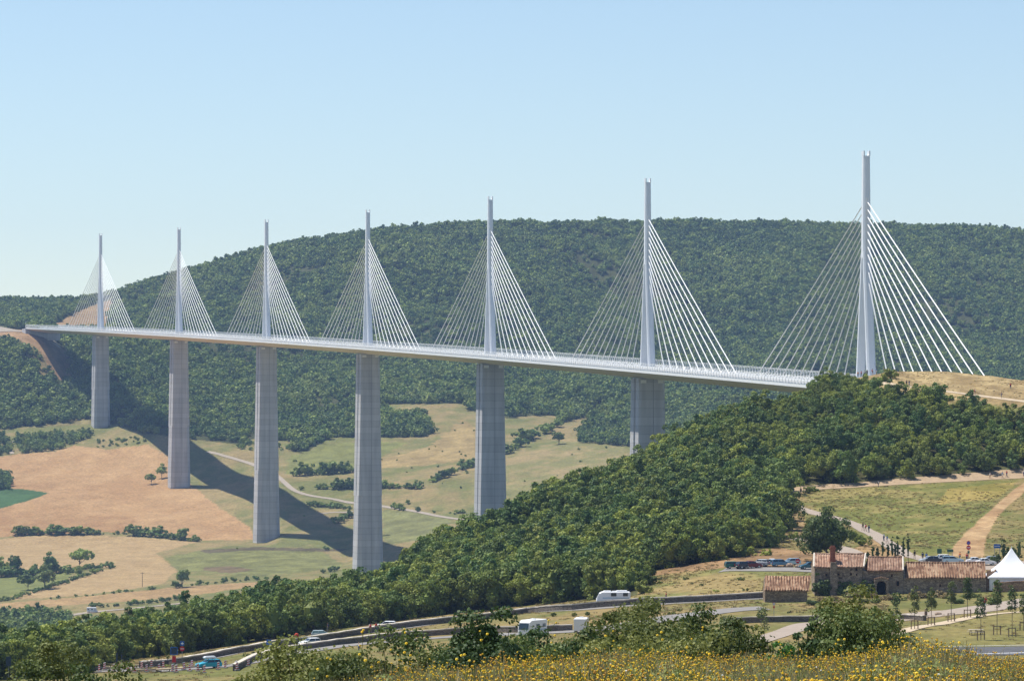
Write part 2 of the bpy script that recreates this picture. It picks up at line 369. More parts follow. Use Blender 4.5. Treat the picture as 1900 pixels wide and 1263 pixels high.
# ---------------------------------------------------------------- draped ribbons: roads, tracks
def resample(P, step):
    P = [Vector(p) for p in P]; out = [P[0]]
    for a, b in zip(P[:-1], P[1:]):
        L = (b - a).length; n = max(1, int(L/step))
        for k in range(1, n+1): out.append(a.lerp(b, k/n))
    return out
def smooth_line(P, it=3):
    P = [Vector(p) for p in P]
    for _ in range(it):
        Q = [P[0]]
        for a, b in zip(P[:-1], P[1:]): Q += [a.lerp(b, .25), a.lerp(b, .75)]
        Q.append(P[-1]); P = Q
    return P
def trace(pts, y0, y1): return [gp(px, py, y0, y1) for px, py in pts]
def ribbon(name, P, width, m, lift=0.05, step=3.0, cross=4, kind='structure', label=None, wfun=None):
    P = resample(smooth_line(P, 2), step); V = []; Fc = []
    n = len(P); base = []
    for i, p in enumerate(P):
        d = P[min(i+1, n-1)] - P[max(i-1, 0)]; d.z = 0; d.normalize(); nn = Vector((-d.y, d.x, 0))
        w = width if wfun is None else wfun(i/(n-1))
        for k in range(cross+1):
            q = p + nn * (k/cross - .5) * w; base.append((q.x, q.y))
    a = np.array(base); z = ground(a[:, 0], a[:, 1]) + lift
    V = np.concatenate([a, z[:, None]], 1)
    for i in range(n-1):
        for k in range(cross):
            s = i*(cross+1)+k; Fc.append((s, s+1, s+cross+2, s+cross+1))
    o = mesh_np(name, V, Fc, m, smooth=True); tag(o, label=label, kind=kind); return o
M_ASPH = mat('asphalt', (.21,.195,.18), .9, var=.12, scale=.6)
M_DARKASPH = mat('dark_asphalt', (.085,.085,.09), .85, var=.15, scale=.6)
M_TRACK = mat('track', (.29,.245,.19), .95, var=.12, scale=.5)
M_DIRT = mat('dirt', (.34,.245,.15), .95, var=.14, scale=.5)
M_PATHG = mat('path_gravel', (.30,.245,.195), .95, var=.1, scale=.6)
M_SANDY = mat('sandy', (.44,.35,.24), .95, var=.1, scale=.6)
# far tracks
ribbon('dirt_track', trace([(385,838),(412,845),(440,852),(468,860),(500,872),(516,884),(528,895),(540,907),(556,915),(590,922),(640,930),(700,938),(760,947),(820,958),(860,964)], 2250, 3500), 4.5, M_TRACK, .25, 6, label='pale dirt track across the valley meadows')
ribbon('dirt_track', trace([(22,842),(17,830),(14,822),(30,818),(60,812)], 2600, 3500), 4, M_TRACK, .25, 5, label='short dirt track beside the left copse')
ribbon('dirt_track', trace([(592,953),(620,950),(655,949)], 2250, 3300), 4, M_TRACK, .25, 5, label='dirt track at the tip of the bridge shadow')
ribbon('country_road', trace([(126,1142),(150,1138),(185,1134),(230,1130),(280,1125),(320,1121),(350,1117)], 2100, 2500), 6, M_TRACK, .25, 5, label='pale country road below the wheat fields')
ribbon('motorway', [Vector((-640, 4020, 0)), Vector((-540, 3850, 0)), Vector((-496, 3760, 0)), Vector((-452, 3636, 0))], 30, M_TRACK, .4, 8, label='motorway beyond the far end of the viaduct')
# near roads and paths
RD1 = trace([(200,1243),(262,1237),(330,1231),(400,1220),(470,1204),(540,1192),(617,1183),(690,1173),(760,1163),(850,1152),(950,1140),(1060,1131),(1160,1124),(1260,1117),(1350,1112),(1418,1109)], 560, 800)
ribbon('upper_road', RD1, 6.5, M_ASPH, .06, 3, label='grey road between the two stone walls')
RD2 = trace([(180,1246),(262,1244),(330,1241),(400,1238),(450,1232),(500,1219),(560,1208),(640,1197),(720,1190),(800,1184),(870,1179),(960,1177),(1060,1172),(1160,1160),(1260,1145),(1345,1132),(1420,1128)], 540, 790)
ribbon('lower_road', RD2, 8, M_ASPH, .09, 3, label='grey road in front of the lower stone wall')
ribbon('gravel_path', trace([(1400,1190),(1440,1177),(1480,1164),(1510,1156),(1560,1153),(1640,1152)], 540, 760), 4.6, M_PATHG, .07, 3, label='pale gravel path behind the flower meadow')
ribbon('access_road', trace([(1640,1150),(1700,1143),(1745,1137),(1790,1134),(1840,1126),(1900,1118),(1990,1106)], 540, 760), 11, M_PATHG, .07, 3, label='pale access road in front of the farm')
ribbon('sandy_path', trace([(1655,1177),(1690,1167),(1723,1160),(1782,1148),(1850,1138),(1900,1135),(1990,1130)], 520, 760), 3.2, M_SANDY, .08, 3, label='sandy path along the lawn with the young trees')
ribbon('hill_path', trace([(1960,872),(1900,879),(1830,884),(1750,889),(1680,895),(1600,901),(1530,905),(1490,908),(1470,914)], 770, 1060), 7.5, M_DIRT, .08, 2.5, label='tan dirt track along the foot of the wood')
ribbon('hill_path', trace([(1490,909),(1470,914),(1457,922),(1466,935),(1484,944),(1512,952),(1546,960),(1580,970),(1604,982),(1630,996),(1650,1010),(1675,1028),(1720,1040)], 770, 1060), 3.6, M_PATHG, .08, 2.5, label='gravel path winding up the hill behind the farm')
ribbon('hill_path', trace([(1446,996),(1480,1000),(1515,1006),(1545,1013),(1575,1022),(1605,1036)], 760, 960), 4.5, M_PATHG, .1, 2.5, label='gravel path behind the lone tree')
ribbon('ridge_path', trace([(1600,706),(1640,713),(1690,718),(1740,724),(1800,732),(1850,738),(1900,744),(1980,756)], 1020, 1175), 3.0, M_SANDY, .08, 2.5, label='sandy path along the ridge top')
ribbon('car_park', trace([(1340,1058),(1400,1056),(1460,1056),(1520,1058),(1600,1060)], 700, 800), 9, M_ASPH, .09, 3, label='car park lane left of the farm')
ribbon('car_park', trace([(1700,1049),(1760,1048),(1820,1048),(1900,1048),(1960,1047)], 700, 830), 20, M_PATHG, .09, 3, label='car park behind the farm')
ribbon('dark_road', trace([(1670,1213),(1750,1210),(1830,1208),(1900,1206),(2000,1204)], 440, 620), 9, M_DARKASPH, .06, 3, label='dark road behind the flower meadow')
for dd in (-1.2, 1.8):
    P = [p + Vector((0, dd*3, 0)) for p in trace([(1670,1211),(1750,1208),(1830,1206),(1900,1204),(2000,1202)], 440, 620)]
    ribbon('road_marking', P, .35, mat('road_paint', (.7,.7,.7)), .075, 3, 1)
# ---------------------------------------------------------------- viaduct
M_CONC = mat('pier_concrete', (.40,.385,.37), .85)
def _conc():
    t = NT(M_CONC); b = t.n['Principled BSDF']; geo = t.new('ShaderNodeNewGeometry'); sp = t.new('ShaderNodeSeparateXYZ'); t.link(geo.outputs['Position'], sp.inputs[0])
    # casting joints every four metres
    md = t.new('ShaderNodeMath', operation='PINGPONG'); md.inputs[1].default_value = 2.0; t.link(sp.outputs['Z'], md.inputs[0])
    lt = t.new('ShaderNodeMath', operation='LESS_THAN'); lt.inputs[1].default_value = 0.22; t.link(md.outputs[0], lt.inputs[0])
    fl = t.new('ShaderNodeMath', operation='SNAP'); fl.inputs[1].default_value = 4.0; t.link(sp.outputs['Z'], fl.inputs[0])
    wn = t.new('ShaderNodeTexWhiteNoise', noise_dimensions='1D'); t.link(fl.outputs[0], wn.inputs['W'])
    mp = t.new('ShaderNodeMapping'); mp.inputs['Scale'].default_value = (.35,.35,.03); t.link(geo.outputs['Position'], mp.inputs['Vector'])
    nz = t.new('ShaderNodeTexNoise', i_Scale=1.0, i_Detail=5.0); t.link(mp.outputs['Vector'], nz.inputs['Vector'])
    a = t.new('ShaderNodeMath', operation='MULTIPLY_ADD'); a.inputs[1].default_value = .16; a.inputs[2].default_value = .80; t.link(wn.outputs['Value'], a.inputs[0])
    a2 = t.new('ShaderNodeMath', operation='MULTIPLY_ADD'); a2.inputs[1].default_value = .8; t.link(nz.outputs['Fac'], a2.inputs[0]); t.link(a.outputs[0], a2.inputs[2])
    a3 = t.new('ShaderNodeMath', operation='MULTIPLY_ADD'); a3.inputs[1].default_value = -.16; t.link(lt.outputs[0], a3.inputs[0]); t.link(a2.outputs[0], a3.inputs[2])
    a4 = t.new('ShaderNodeMath', operation='SUBTRACT'); a4.inputs[1].default_value = .25; t.link(a3.outputs[0], a4.inputs[0])
    sc = t.new('ShaderNodeVectorMath', operation='SCALE'); sc.inputs[0].default_value = (.43,.42,.41); t.link(a4.outputs[0], sc.inputs['Scale']); t.link(sc.outputs['Vector'], b.inputs['Base Color'])
_conc()
M_STEEL = mat('mast_paint', (.80,.82,.84), .45, var=.03, scale=.2)
M_STAY = mat('stay_sheath', (.88,.88,.86), .4)
M_SOFF = mat('deck_soffit', (.76,.66,.53), .6, var=.05, scale=.05)
M_FASC = mat('deck_fascia', (.82,.82,.80), .5)
M_PIPE = mat('drain', (.24,.24,.245), .8); M_JOINT = mat('dark_joint', (.10,.11,.13), .8)
M_DECKTOP = mat('deck_asphalt', (.30,.30,.30), .8)
M_BEAR = mat('bearing_block', (.75,.75,.73), .6)
# pylon positions: measured spacing, 342 m spans on a gentle curve
PYL = [(-371.3,3380.0),(-271.2,3052.0),(-178.3,2723.0),(-91.6,2392.0),(-12.3,2060.0),(62.1,1726.0),(131.9,1391.0)]
DECKZ = [70.0,59.8,49.5,39.2,28.9,18.4,8.0]
# centre line of the deck, parametrised by distance from the far abutment
_c = [(-371.3-61.5,3380-195,0)]
far_d = (Vector((PYL[0][0],PYL[0][1],0)) - Vector((PYL[1][0],PYL[1][1],0))).normalized()
near_d = (Vector((PYL[6][0],PYL[6][1],0)) - Vector((PYL[5][0],PYL[5][1],0))).normalized()
near_d.rotate(Matrix.Rotation(-.04, 4, 'Z')) if False else None
ctl = [Vector((*PYL[0], 0)) + far_d*275] + [Vector((*p, 0)) for p in PYL] + [Vector((*PYL[6], 0)) + near_d*204]
ctl[0] += Vector((-5, 0, 0)); ctl[-1] += Vector((-4, 0, 0))
S = [0.0]
for a, b in zip(ctl[:-1], ctl[1:]): S.append(S[-1] + (b-a).length)
S = np.array(S); CXs = np.array([p.x for p in ctl]); CYs = np.array([p.y for p in ctl])
_pc = np.polyfit(S, CXs, 3); _qc = np.polyfit(S, CYs, 3)
CZs = np.array([DECKZ[0] + 8.0] + DECKZ + [DECKZ[-1] - 6.1])
def line_at(s):
    x = float(np.polyval(_pc, s)); y = float(np.polyval(_qc, s)); z = float(np.interp(s, S, CZs))
    dx = float(np.polyval(np.polyder(_pc), s)); dy = float(np.polyval(np.polyder(_qc), s))
    d = Vector((dx, dy, 0)).normalized()           # towards the viewer
    return Vector((x, y, z)), d, Vector((d.y, -d.x, 0))   # n: towards the viewer's left (sunny) side
via = empty('viaduct', tuple(line_at(S[4])[0])); tag(via, 'long white cable-stayed motorway viaduct on seven tall concrete piers across the valley', 'viaduct')
VO = via.location.copy()
def vput(mb, name, m, parent=via, off=None, **k):
    o = mb.build(name, m, parent, **k); return o
def rel(p): return Vector(p) - VO
# deck: steel box girder with fascias, top, wind screens
secs = np.arange(0, S[-1]+.1, 9.0)
def sweep(prof_, s0=0, s1=None, step=9.0, cap=True):
    s1 = S[-1] if s1 is None else s1
    R = []
    for s in np.arange(s0, s1 + step*.5, step):
        c, d, n = line_at(min(s, s1)); R.append([tuple(rel(c + n*a + Vector((0, 0, b)))) for a, b in prof_])
    mb = MB(); mb.loft(R, cap); return mb
deck = vput(sweep([(15.6,-.9),(9.5,-3.0),(2.5,-4.6),(-2.5,-4.6),(-9.5,-3.0),(-15.6,-.9),(-15.6,-.35),(15.6,-.35)]), 'deck', M_SOFF)
vput(sweep([(15.4,-.34),(-15.4,-.34),(-15.4,-.02),(15.4,-.02)]), 'roadway', M_DECKTOP, deck)
for sg in (1, -1):
    vput(sweep([(16.05*sg,-1.1),(15.62*sg,-1.1),(15.62*sg,.35),(16.05*sg,.35)][::sg]), 'fascia', M_FASC, deck)
vput(sweep([(1.9,-.01),(1.9,.9),(2.1,.9),(2.1,-.01)][::-1]), 'crash_barrier', M_FASC, deck); vput(sweep([(-1.9,-.01),(-1.9,.9),(-2.1,.9),(-2.1,-.01)]), 'crash_barrier', M_FASC, deck)
# wind screens: curved posts with horizontal slats
for sg in (1, -1):
    mb = MB()
    for s in np.arange(1, S[-1], 4.4):
        c, d, n = line_at(s)
        P = [(16.0,.35),(16.25,1.3),(16.1,2.3),(15.6,3.2)]
        r1 = []
        for a, b in P:
            q = rel(c + n*a*sg + Vector((0,0,b))); e = n*.12; g = d*.22
            r1.append([tuple(q-e-g), tuple(q+e-g), tuple(q+e+g), tuple(q-e+g)])
        mb.loft(r1)
    ws = vput(mb, 'wind_screen', M_FASC, deck)
    mb = MB()
    for a, b, h in ((16.22,.75,.2),(16.27,1.4,.2),(16.2,2.05,.18),(15.95,2.7,.16),(15.6,3.2,.14)):
        R = []
        for s in np.arange(0, S[-1]+.1, 9.0):
            c, d, n = line_at(s); q = rel(c + n*a*sg + Vector((0,0,b)))
            R.append([tuple(q + n*.03*sg - Vector((0,0,h/2))), tuple(q - n*.03*sg - Vector((0,0,h/2))), tuple(q - n*.03*sg + Vector((0,0,h/2))), tuple(q + n*.03*sg + Vector((0,0,h/2)))])
        mb.loft(R)
    vput(mb, 'slats', M_FASC, ws)
# piers
PH = [78, 112, 145, 147, 223, 246, 96]
def oct_(c, d, n, w, l, z, ch=.22):
    """elongated octagon: w across the deck, l along it"""
    a, b = w/2, l/2; k = 1-ch*1.4; m_ = 1-ch
    return [tuple(rel(Vector((c.x, c.y, z)) + n*x + d*y)) for x, y in ((a,-b*m_),(a,b*m_),(a*k,b),(-a*k,b),(-a,b*m_),(-a,-b*m_),(-a*k,-b),(a*k,-b))]
for i in range(7):
    s = S[i+1]; c, d, n = line_at(s); zt = c.z - 4.75
    W = lambda h: 12.0 + 5.2*min(1, max(0, h/140.0))**1.25 + max(0, h-140)*.035
    mb = MB()
    H = PH[i]; split = min(90, H*.62)
    if i == 6: split = 60
    # shaft below the split
    zs = zt - split; R = []
    for k in range(9):
        h = split + (H - split)*k/8
        R.append(oct_(c, d, n, W(h), 16.5 + 2.2*h/140, zt - h + (-8 if k == 8 else 0)))
    mb.loft(R[::-1])
    # twin columns above it
    for sg in (1, -1):
        R = []
        for k in range(9):
            h = split*k/8; w = W(h); L = 16.5 + 2.2*h/140; gap = .35 + 5.0*(1-h/split)*.5
            cc = c + d*sg*(L/4 + gap*.25); R.append(oct_(cc, d, n, w, L/2 - gap*.5, zt - h, .14))
        mb.loft(R[::-1])
    p = vput(mb, 'pier', M_CONC)
    for sg in (1, -1):
        for sx in (1, -1):
            bm_ = MB(); q = rel(c + d*sg*5.2 + n*sx*4.2); bm_.box(q.x-1.3, q.y-.9, zt-1.3-VO.z, q.x+1.3, q.y+.9, zt+.16-VO.z); vput(bm_, 'bearing', M_BEAR, p)
        q0 = c + d*sg*8.35
        for sx in (1, -1):     # pale inspection plates under the deck
            bm_ = MB(); q = rel(q0 + n*sx*(4.0)); bm_.box(q.x-1.3, q.y-.15, zt-2.2-VO.z, q.x+1.3, q.y+.15, zt-.7-VO.z); vput(bm_, 'inspection_plate', M_BEAR, p)
    # recessed gutter down the middle of the long face
    g = MB()
    for off, wd, dp in ((-.6, .12, .05),):
        R = []
        for k in range(11):
            h = H*k/10*.98; L = 16.5 + 2.2*h/140; gap = (.35 + 5*(1-min(h, split)/split)*.5) if h < split else 0
            fy = L/2 + .02 if h >= split else L/2 + gap*.25 - gap*.25 + .02
            q = c + d*fy
            R.append([tuple(rel(Vector((q.x, q.y, zt-h)) + n*(off+a) + d*b)) for a, b in ((wd,dp),(wd,-.1),(-wd,-.1),(-wd,dp))])
        g.loft(R)
    vput(g, 'drain_pipe', M_PIPE, p)
# masts
for i in range(7):
    s = S[i+1]; c, d, n = line_at(s); z0 = c.z - .3
    mb = MB()
    HL, HT = 50.0, 87.0
    for sg in (1, -1):
        R = []
        for k in range(7):
            f_ = k/6; z = z0 + HL*f_; off = 6.6*(1-f_) + .95; w = 3.3 - .35*f_; l = 2.5 - .4*f_
            q = Vector((c.x, c.y, z)) + d*sg*off
            a, b = w/2, l/2
            R.append([tuple(rel(q + n*x + d*y)) for x, y in ((a,-b*.5),(a,b*.5),(a*.6,b),(-a*.6,b),(-a,b*.5),(-a,-b*.5),(-a*.6,-b),(a*.6,-b))])
        mb.loft(R)
    R = []
    for z, w, l in ((HL-2, 2.95, 3.9), (HL+1, 2.95, 4.0), (HT-20, 2.8, 3.6), (HT-1.2, 2.5, 3.1)):
        q = Vector((c.x, c.y, z0+z)); a, b = w/2, l/2
        R.append([tuple(rel(q + n*x + d*y)) for x, y in ((a,-b*.6),(a,b*.6),(a*.55,b),(-a*.55,b),(-a,b*.6),(-a,-b*.6),(-a*.55,-b),(a*.55,-b))])
    mb.loft(R)
    for sx in (1, -1):      # two fins at the tip
        q = Vector((c.x, c.y, z0)) + n*sx*1.05
        R = [[tuple(rel(q + Vector((0,0,z)) + n*x + d*y)) for x, y in ((.22,-1.4),(.22,1.4),(-.22,1.4),(-.22,-1.4))] for z in (HT-1.3, HT+.6)]
        mb.loft(R)
    m_ = vput(mb, 'mast', M_STEEL)
    for sg in (1, -1):
        sp = MB(); qa = rel(Vector((c.x, c.y, z0+48.5)) + d*sg*2.0); qb = rel(Vector((c.x, c.y, z0+70.5)) + d*sg*1.9)
        sp.loft([[tuple(q + n*a + d*b) for a, b in ((.5,-.25),(.5,.25),(-.5,.25),(-.5,-.25))] for q in (qa, qb)]); vput(sp, 'anchor_plate', M_FASC, m_)
    for sg in (1, -1):
        for k in range(11):
            cb = MB(); far = 31 + 12.51*k
            cc, dd, nn = line_at(s + sg*far)
            za = z0 + 41.5 + k*2.72
            # each stay is a pair of sheathed cables side by side
            for sx in (.12, -.12):
                A = rel(Vector((c.x, c.y, za)) + d*sg*1.9 + n*sx); B = rel(cc + nn*sx + Vector((0, 0, .1)))
                P = []
                for j in range(7):
                    t = j/6; q = A.lerp(B, t); q.z -= 4*t*(1-t)*.6; P.append(tuple(q))
                cb.tube(P, .105, 6)
            q = rel(cc); cb.tube([tuple(q + Vector((0,0,-.2))), tuple(q + (A-B).normalized()*2.4)], .55, 8)
            cb.build('stay_cable', M_STAY, m_)
# abutment at the far end
ab = MB(); c, d, n = line_at(0)
R = []
for z, e in ((c.z-.9, 0), (c.z-12, 2)):
    R.append([tuple(Vector((c.x, c.y, z)) + n*x + d*y) for x, y in ((17,3+e),(17,-14),(-17,-14),(-17,3+e))])
ab.loft(R[::-1]); o = ab.build('abutment', M_CONC); tag(o, 'concrete abutment carrying the far end of the viaduct', 'abutment')
ab = MB(); c, d, n = line_at(S[-1])
R = []
for z, e in ((c.z-.9, 0), (c.z-12, 2)):
    R.append([tuple(Vector((c.x, c.y, z)) + n*x + d*y) for x, y in ((17,14),(17,-3-e),(-17,-3-e),(-17,14))])
ab.loft(R[::-1]); o = ab.build('abutment', M_CONC); tag(o, 'concrete abutment hidden behind the near ridge', 'abutment')
# ---------------------------------------------------------------- plants
M_BARK = mat('bark', (.13,.105,.08), .95, var=.25, scale=3)
M_LEAF_FAR = leaf_mat('leaf_hill', (.105,.172,.042), (.245,.30,.062), trans=.24, spread=.28)
M_LEAF = leaf_mat('leaf_wood', (.100,.156,.034), (.285,.318,.058), trans=.26, spread=.30)
M_LEAF_BUSH = leaf_mat('leaf_bush', (.068,.105,.028), (.205,.22,.06), trans=.3, spread=.15)
M_LEAF_WARM = leaf_mat('leaf_warm', (.12,.165,.035), (.29,.315,.06), trans=.24, spread=.25)
M_LEAF_DEEP = leaf_mat('leaf_deep', (.07,.13,.035), (.175,.235,.055), trans=.22, spread=.25)
M_LEAF_DARK = leaf_mat('leaf_dark', (.055,.095,.03), (.13,.17,.045), trans=.22, spread=.2)
M_LEAF_FAR2 = leaf_mat('leaf_hill_pale', (.13,.195,.055), (.27,.32,.085), trans=.3, spread=.25)
M_LEAF_YEL = leaf_mat('leaf_yellow', (.09,.12,.03), (.22,.22,.06), trans=.2, spread=.15)
M_LEAF_BRIGHT = leaf_mat('leaf_bright', (.06,.16,.03), (.15,.30,.06), trans=.25, spread=.1)
def crown_arrays(rx, rz, zc, nclump, nleaf, leaf, seed, low=-.55, clump=.34, core=.62, flat=.55, jag=.25):
    g = np.random.default_rng(seed)
    V = []; 
    # clump centres spread through an uneven ellipsoid
    d = g.normal(size=(nclump*3, 3)); d /= np.linalg.norm(d, axis=1)[:, None]; d = d[d[:, 2] > low][:nclump]
    k = len(d); lump = 1 + jag*(g.random(k)-.5)*2
    r = (.50 + .5*g.random(k)**.6) * lump
    cc = d * r[:, None] * np.array([rx, rx, rz]) + np.array([0, 0, zc])
    cr = clump * rx * (.65 + .7*g.random(k))
    idx = g.integers(0, k, nleaf)
    n = g.normal(size=(nleaf, 3)); n /= np.linalg.norm(n, axis=1)[:, None]
    out = d[idx]; n = n + out*.55 + np.array([0, 0, .25]); n /= np.linalg.norm(n, axis=1)[:, None]
    p = cc[idx] + n * (cr[idx] * (.55 + .6*g.random(nleaf)))[:, None] * np.array([1, 1, .85])
    nn = n + g.normal(size=(nleaf, 3))*flat; nn /= np.linalg.norm(nn, axis=1)[:, None]
    a = np.cross(nn, g.normal(size=(nleaf, 3))); a /= np.linalg.norm(a, axis=1)[:, None]; b = np.cross(nn, a)
    s = leaf * (.6 + .8*g.random(nleaf))[:, None]
    q = np.stack([p - a*s*.5 - b*s*.32, p + a*s*.5 - b*s*.32, p + a*s*.38 + b*s*.42 + nn*s*.12, p - a*s*.38 + b*s*.42 + nn*s*.12], 1).reshape(-1, 3)
    f = np.arange(nleaf*4).reshape(-1, 4)
    V = [q]; FF = f.tolist()
    if core > 0:
        base = nleaf*4; nu, nv = 9, 6; vs = []
        for j in range(nv+1):
            th = math.pi*j/nv
            for i in range(nu):
                ph = 2*math.pi*i/nu; w = core*(1 + .3*(g.random()-.5))
                vs.append((rx*w*math.sin(th)*math.cos(ph), rx*w*math.sin(th)*math.sin(ph), zc + rz*w*math.cos(th)*.95))
        for j in range(nv):
            for i in range(nu):
                FF.append([base+j*nu+i, base+(j+1)*nu+i, base+(j+1)*nu+(i+1) % nu, base+j*nu+(i+1) % nu])
        V.append(np.array(vs))
    return np.concatenate(V), FF
def crown_obj(name, m, link=False, parent=None, **k):
    v, f = crown_arrays(**k); return mesh_np(name, v, f, m, parent, link=link)
def trunk_mb(h, r, seed, limbs=5, spread=1.6):
    g = random.Random(seed); mb = MB()
    top = Vector((g.uniform(-.3,.3), g.uniform(-.3,.3), h))
    mb.tube([(0,0,-.6), (0,0,.05), tuple(top*.5 + Vector((.08,.05,0))), tuple(top)], [r*1.35, r, r*.75, r*.4], 8)
    for k in range(limbs):
        a = 2*math.pi*k/limbs + g.random(); z = h*(.45 + .4*g.random()); L = spread*(.6+.5*g.random())
        p0 = Vector((0, 0, z)); p1 = p0 + Vector((math.cos(a)*L*.5, math.sin(a)*L*.5, L*.45)); p2 = p0 + Vector((math.cos(a)*L, math.sin(a)*L, L*1.1))
        mb.tube([tuple(p0), tuple(p1), tuple(p2)], [r*.45, r*.3, r*.12], 6)
    return mb
def make_tree(name, label, cat, group, m, seed, rx=3.1, rz=3.0, zc=4.6, nclump=26, nleaf=900, leaf=.55, link=True, th=3.4, tr=.17, **k):
    t = empty(name, link=link); tag(t, label, cat, group)
    trunk_mb(th, tr, seed, spread=rx*.6).build('trunk', M_BARK, t, link=link)
    crown_obj('crown', m, link, t, rx=rx, rz=rz, zc=zc, nclump=nclump, nleaf=nleaf, leaf=leaf, seed=seed, **k)
    return t
def place(src, loc, rz=None, sc=1.0, label=None, group=None, cat=None, name=None, szz=None):
    """copies the thing with each of its parts"""
    c = src.copy(); COL.objects.link(c)
    for ch in PROTO_CH.get(src.name, src.children):
        d = ch.copy(); COL.objects.link(d); d.parent = c
    c.location = loc; c.rotation_euler = (0, 0, random.uniform(0, 6.28) if rz is None else rz)
    c.scale = (sc, sc, sc if szz is None else szz)
    if label: c['label'] = label
    if group is not None: c['group'] = group
    if cat: c['category'] = cat
    return c
PROTO_CH = {}
def scatter(name, protos, pts, scales, label, pick=None):
    """one object of stuff: copies of a few plants on many points"""
    me = bpy.data.meshes.new(name); n = len(pts)
    me.vertices.add(n); me.vertices.foreach_set('co', np.asarray(pts, dtype=np.float32).ravel())
    for nm, arr in (('sz', scales), ('rot', np.random.default_rng(5).random(n)*6.283), ('pick', (np.random.default_rng(6).random(n) if pick is None else pick)*len(protos)*.9999)):
        a = me.attributes.new(nm, 'FLOAT', 'POINT'); a.data.foreach_set('value', np.asarray(arr, dtype=np.float32))
    o = bpy.data.objects.new(name, me); COL.objects.link(o); tag(o, kind='stuff'); o['label'] = label
    ng = bpy.data.node_groups.new(name, 'GeometryNodeTree')
    ng.interface.new_socket('Geometry', in_out='INPUT', socket_type='NodeSocketGeometry'); ng.interface.new_socket('Geometry', in_out='OUTPUT', socket_type='NodeSocketGeometry')
    N = ng.nodes; L = ng.links; gi = N.new('NodeGroupInput'); go = N.new('NodeGroupOutput')
    jn = N.new('GeometryNodeJoinGeometry')
    for p in protos[::-1]:
        oi = N.new('GeometryNodeObjectInfo'); oi.inputs['Object'].default_value = p; oi.inputs['As Instance'].default_value = True
        L.new(oi.outputs['Geometry'], jn.inputs['Geometry'])
    ip = N.new('GeometryNodeInstanceOnPoints'); ip.inputs['Pick Instance'].default_value = True
    def attr(nm):
        a = N.new('GeometryNodeInputNamedAttribute'); a.data_type = 'FLOAT'; a.inputs['Name'].default_value = nm; return a.outputs['Attribute']
    cb = N.new('ShaderNodeCombineXYZ'); L.new(attr('rot'), cb.inputs['Z'])
    fl = N.new('ShaderNodeMath'); fl.operation = 'FLOOR'; L.new(attr('pick'), fl.inputs[0])
    L.new(gi.outputs['Geometry'], ip.inputs['Points']); L.new(jn.outputs['Geometry'], ip.inputs['Instance'])
    L.new(fl.outputs[0], ip.inputs['Instance Index']); L.new(attr('sz'), ip.inputs['Scale'])
    er = N.new('FunctionNodeEulerToRotation'); L.new(cb.outputs[0], er.inputs[0]); L.new(er.outputs[0], ip.inputs['Rotation'])
    L.new(ip.outputs['Instances'], go.inputs['Geometry'])
    md = o.modifiers.new('scatter', 'NODES'); md.node_group = ng
    return o
def jitter(x0, x1, y0, y1, sp, seed):
    g = np.random.default_rng(seed)
    xs = np.arange(x0, x1, sp); ys = np.arange(y0, y1, sp*.92); X, Y = np.meshgrid(xs, ys); X = X + (np.arange(len(ys)) % 2)[:, None]*sp*.5
    return (X + (g.random(X.shape)-.5)*sp*.85).ravel(), (Y + (g.random(X.shape)-.5)*sp*.85).ravel()

# --- far hillside forest: one mass of many thousands of crowns
far_protos = [crown_obj('crown', [M_LEAF_DEEP,M_LEAF_DEEP,M_LEAF_FAR,M_LEAF_FAR,M_LEAF_FAR,M_LEAF_FAR2][k], rx=4.3+.3*(k % 3), rz=3.8+.5*(k % 2), zc=4.6, nclump=14, nleaf=300, leaf=1.15, seed=100+k, core=.66, jag=.35) for k in range(6)]
def far_forest():
    X, Y = jitter(-720, 780, 3200, 4560, 6.1, 21)
    z = ground(X, Y); u, v = proj(X, Y, z)
    m = (u > -170) & (u < 2070)
    m &= ~((Y < 3640) & inpoly(u, v, OPEN))
    for poly, lo, hi in ((CUT1, 3300, 3900), (CUT2, 3300, 3650), (CUT3, 3650, 4430)):
        w = 2.0
        m &= ~(inpoly(u + w, v, poly) & (Y > lo) & (Y < hi)); m &= ~(inpoly(u - w, v, poly) & (Y > lo) & (Y < hi))
        if poly is not CUT2: m &= ~((inpoly(u, v - 6, poly) | inpoly(u, v - 12, poly) | inpoly(u+3, v - 9, poly)) & (Y > lo-60) & (Y < hi))
    m &= ~(inpoly(u, v, CUT1B) & (Y > 3300) & (Y < 3700) & (RNG.random(len(u)) > .25))
    # motorway corridor
    m &= ~((np.abs(X - (-452 - (Y-3636)*.42)) < 24) & (Y > 3630) & (Y < 4030)) & ~((u < 60) & (v > 600) & (Y > 3600) & (Y < 3700))
    X, Y, z = X[m], Y[m], z[m]
    n = fbm(X/150, Y/150, 77, 3); s = .48 + .68*RNG.random(len(X))**1.4 + (n-.5)*.5
    s = np.clip(s, .45, 1.35)
    n4 = fbm(X/95, Y/160, 79, 4); tone = np.clip(((n4-.5)*1.9+.5)*.62 + .38*RNG.random(len(X)), 0, .999)
    keep = RNG.random(len(X)) > np.clip((.43-n)*5, 0, .6)
    scatter('hillside_forest', far_protos, np.stack([X, Y, z-1.0], 1)[keep], s[keep], 'dense green oak wood covering the hillside behind the viaduct', tone[keep])
    print('far trees', keep.sum())
far_forest()
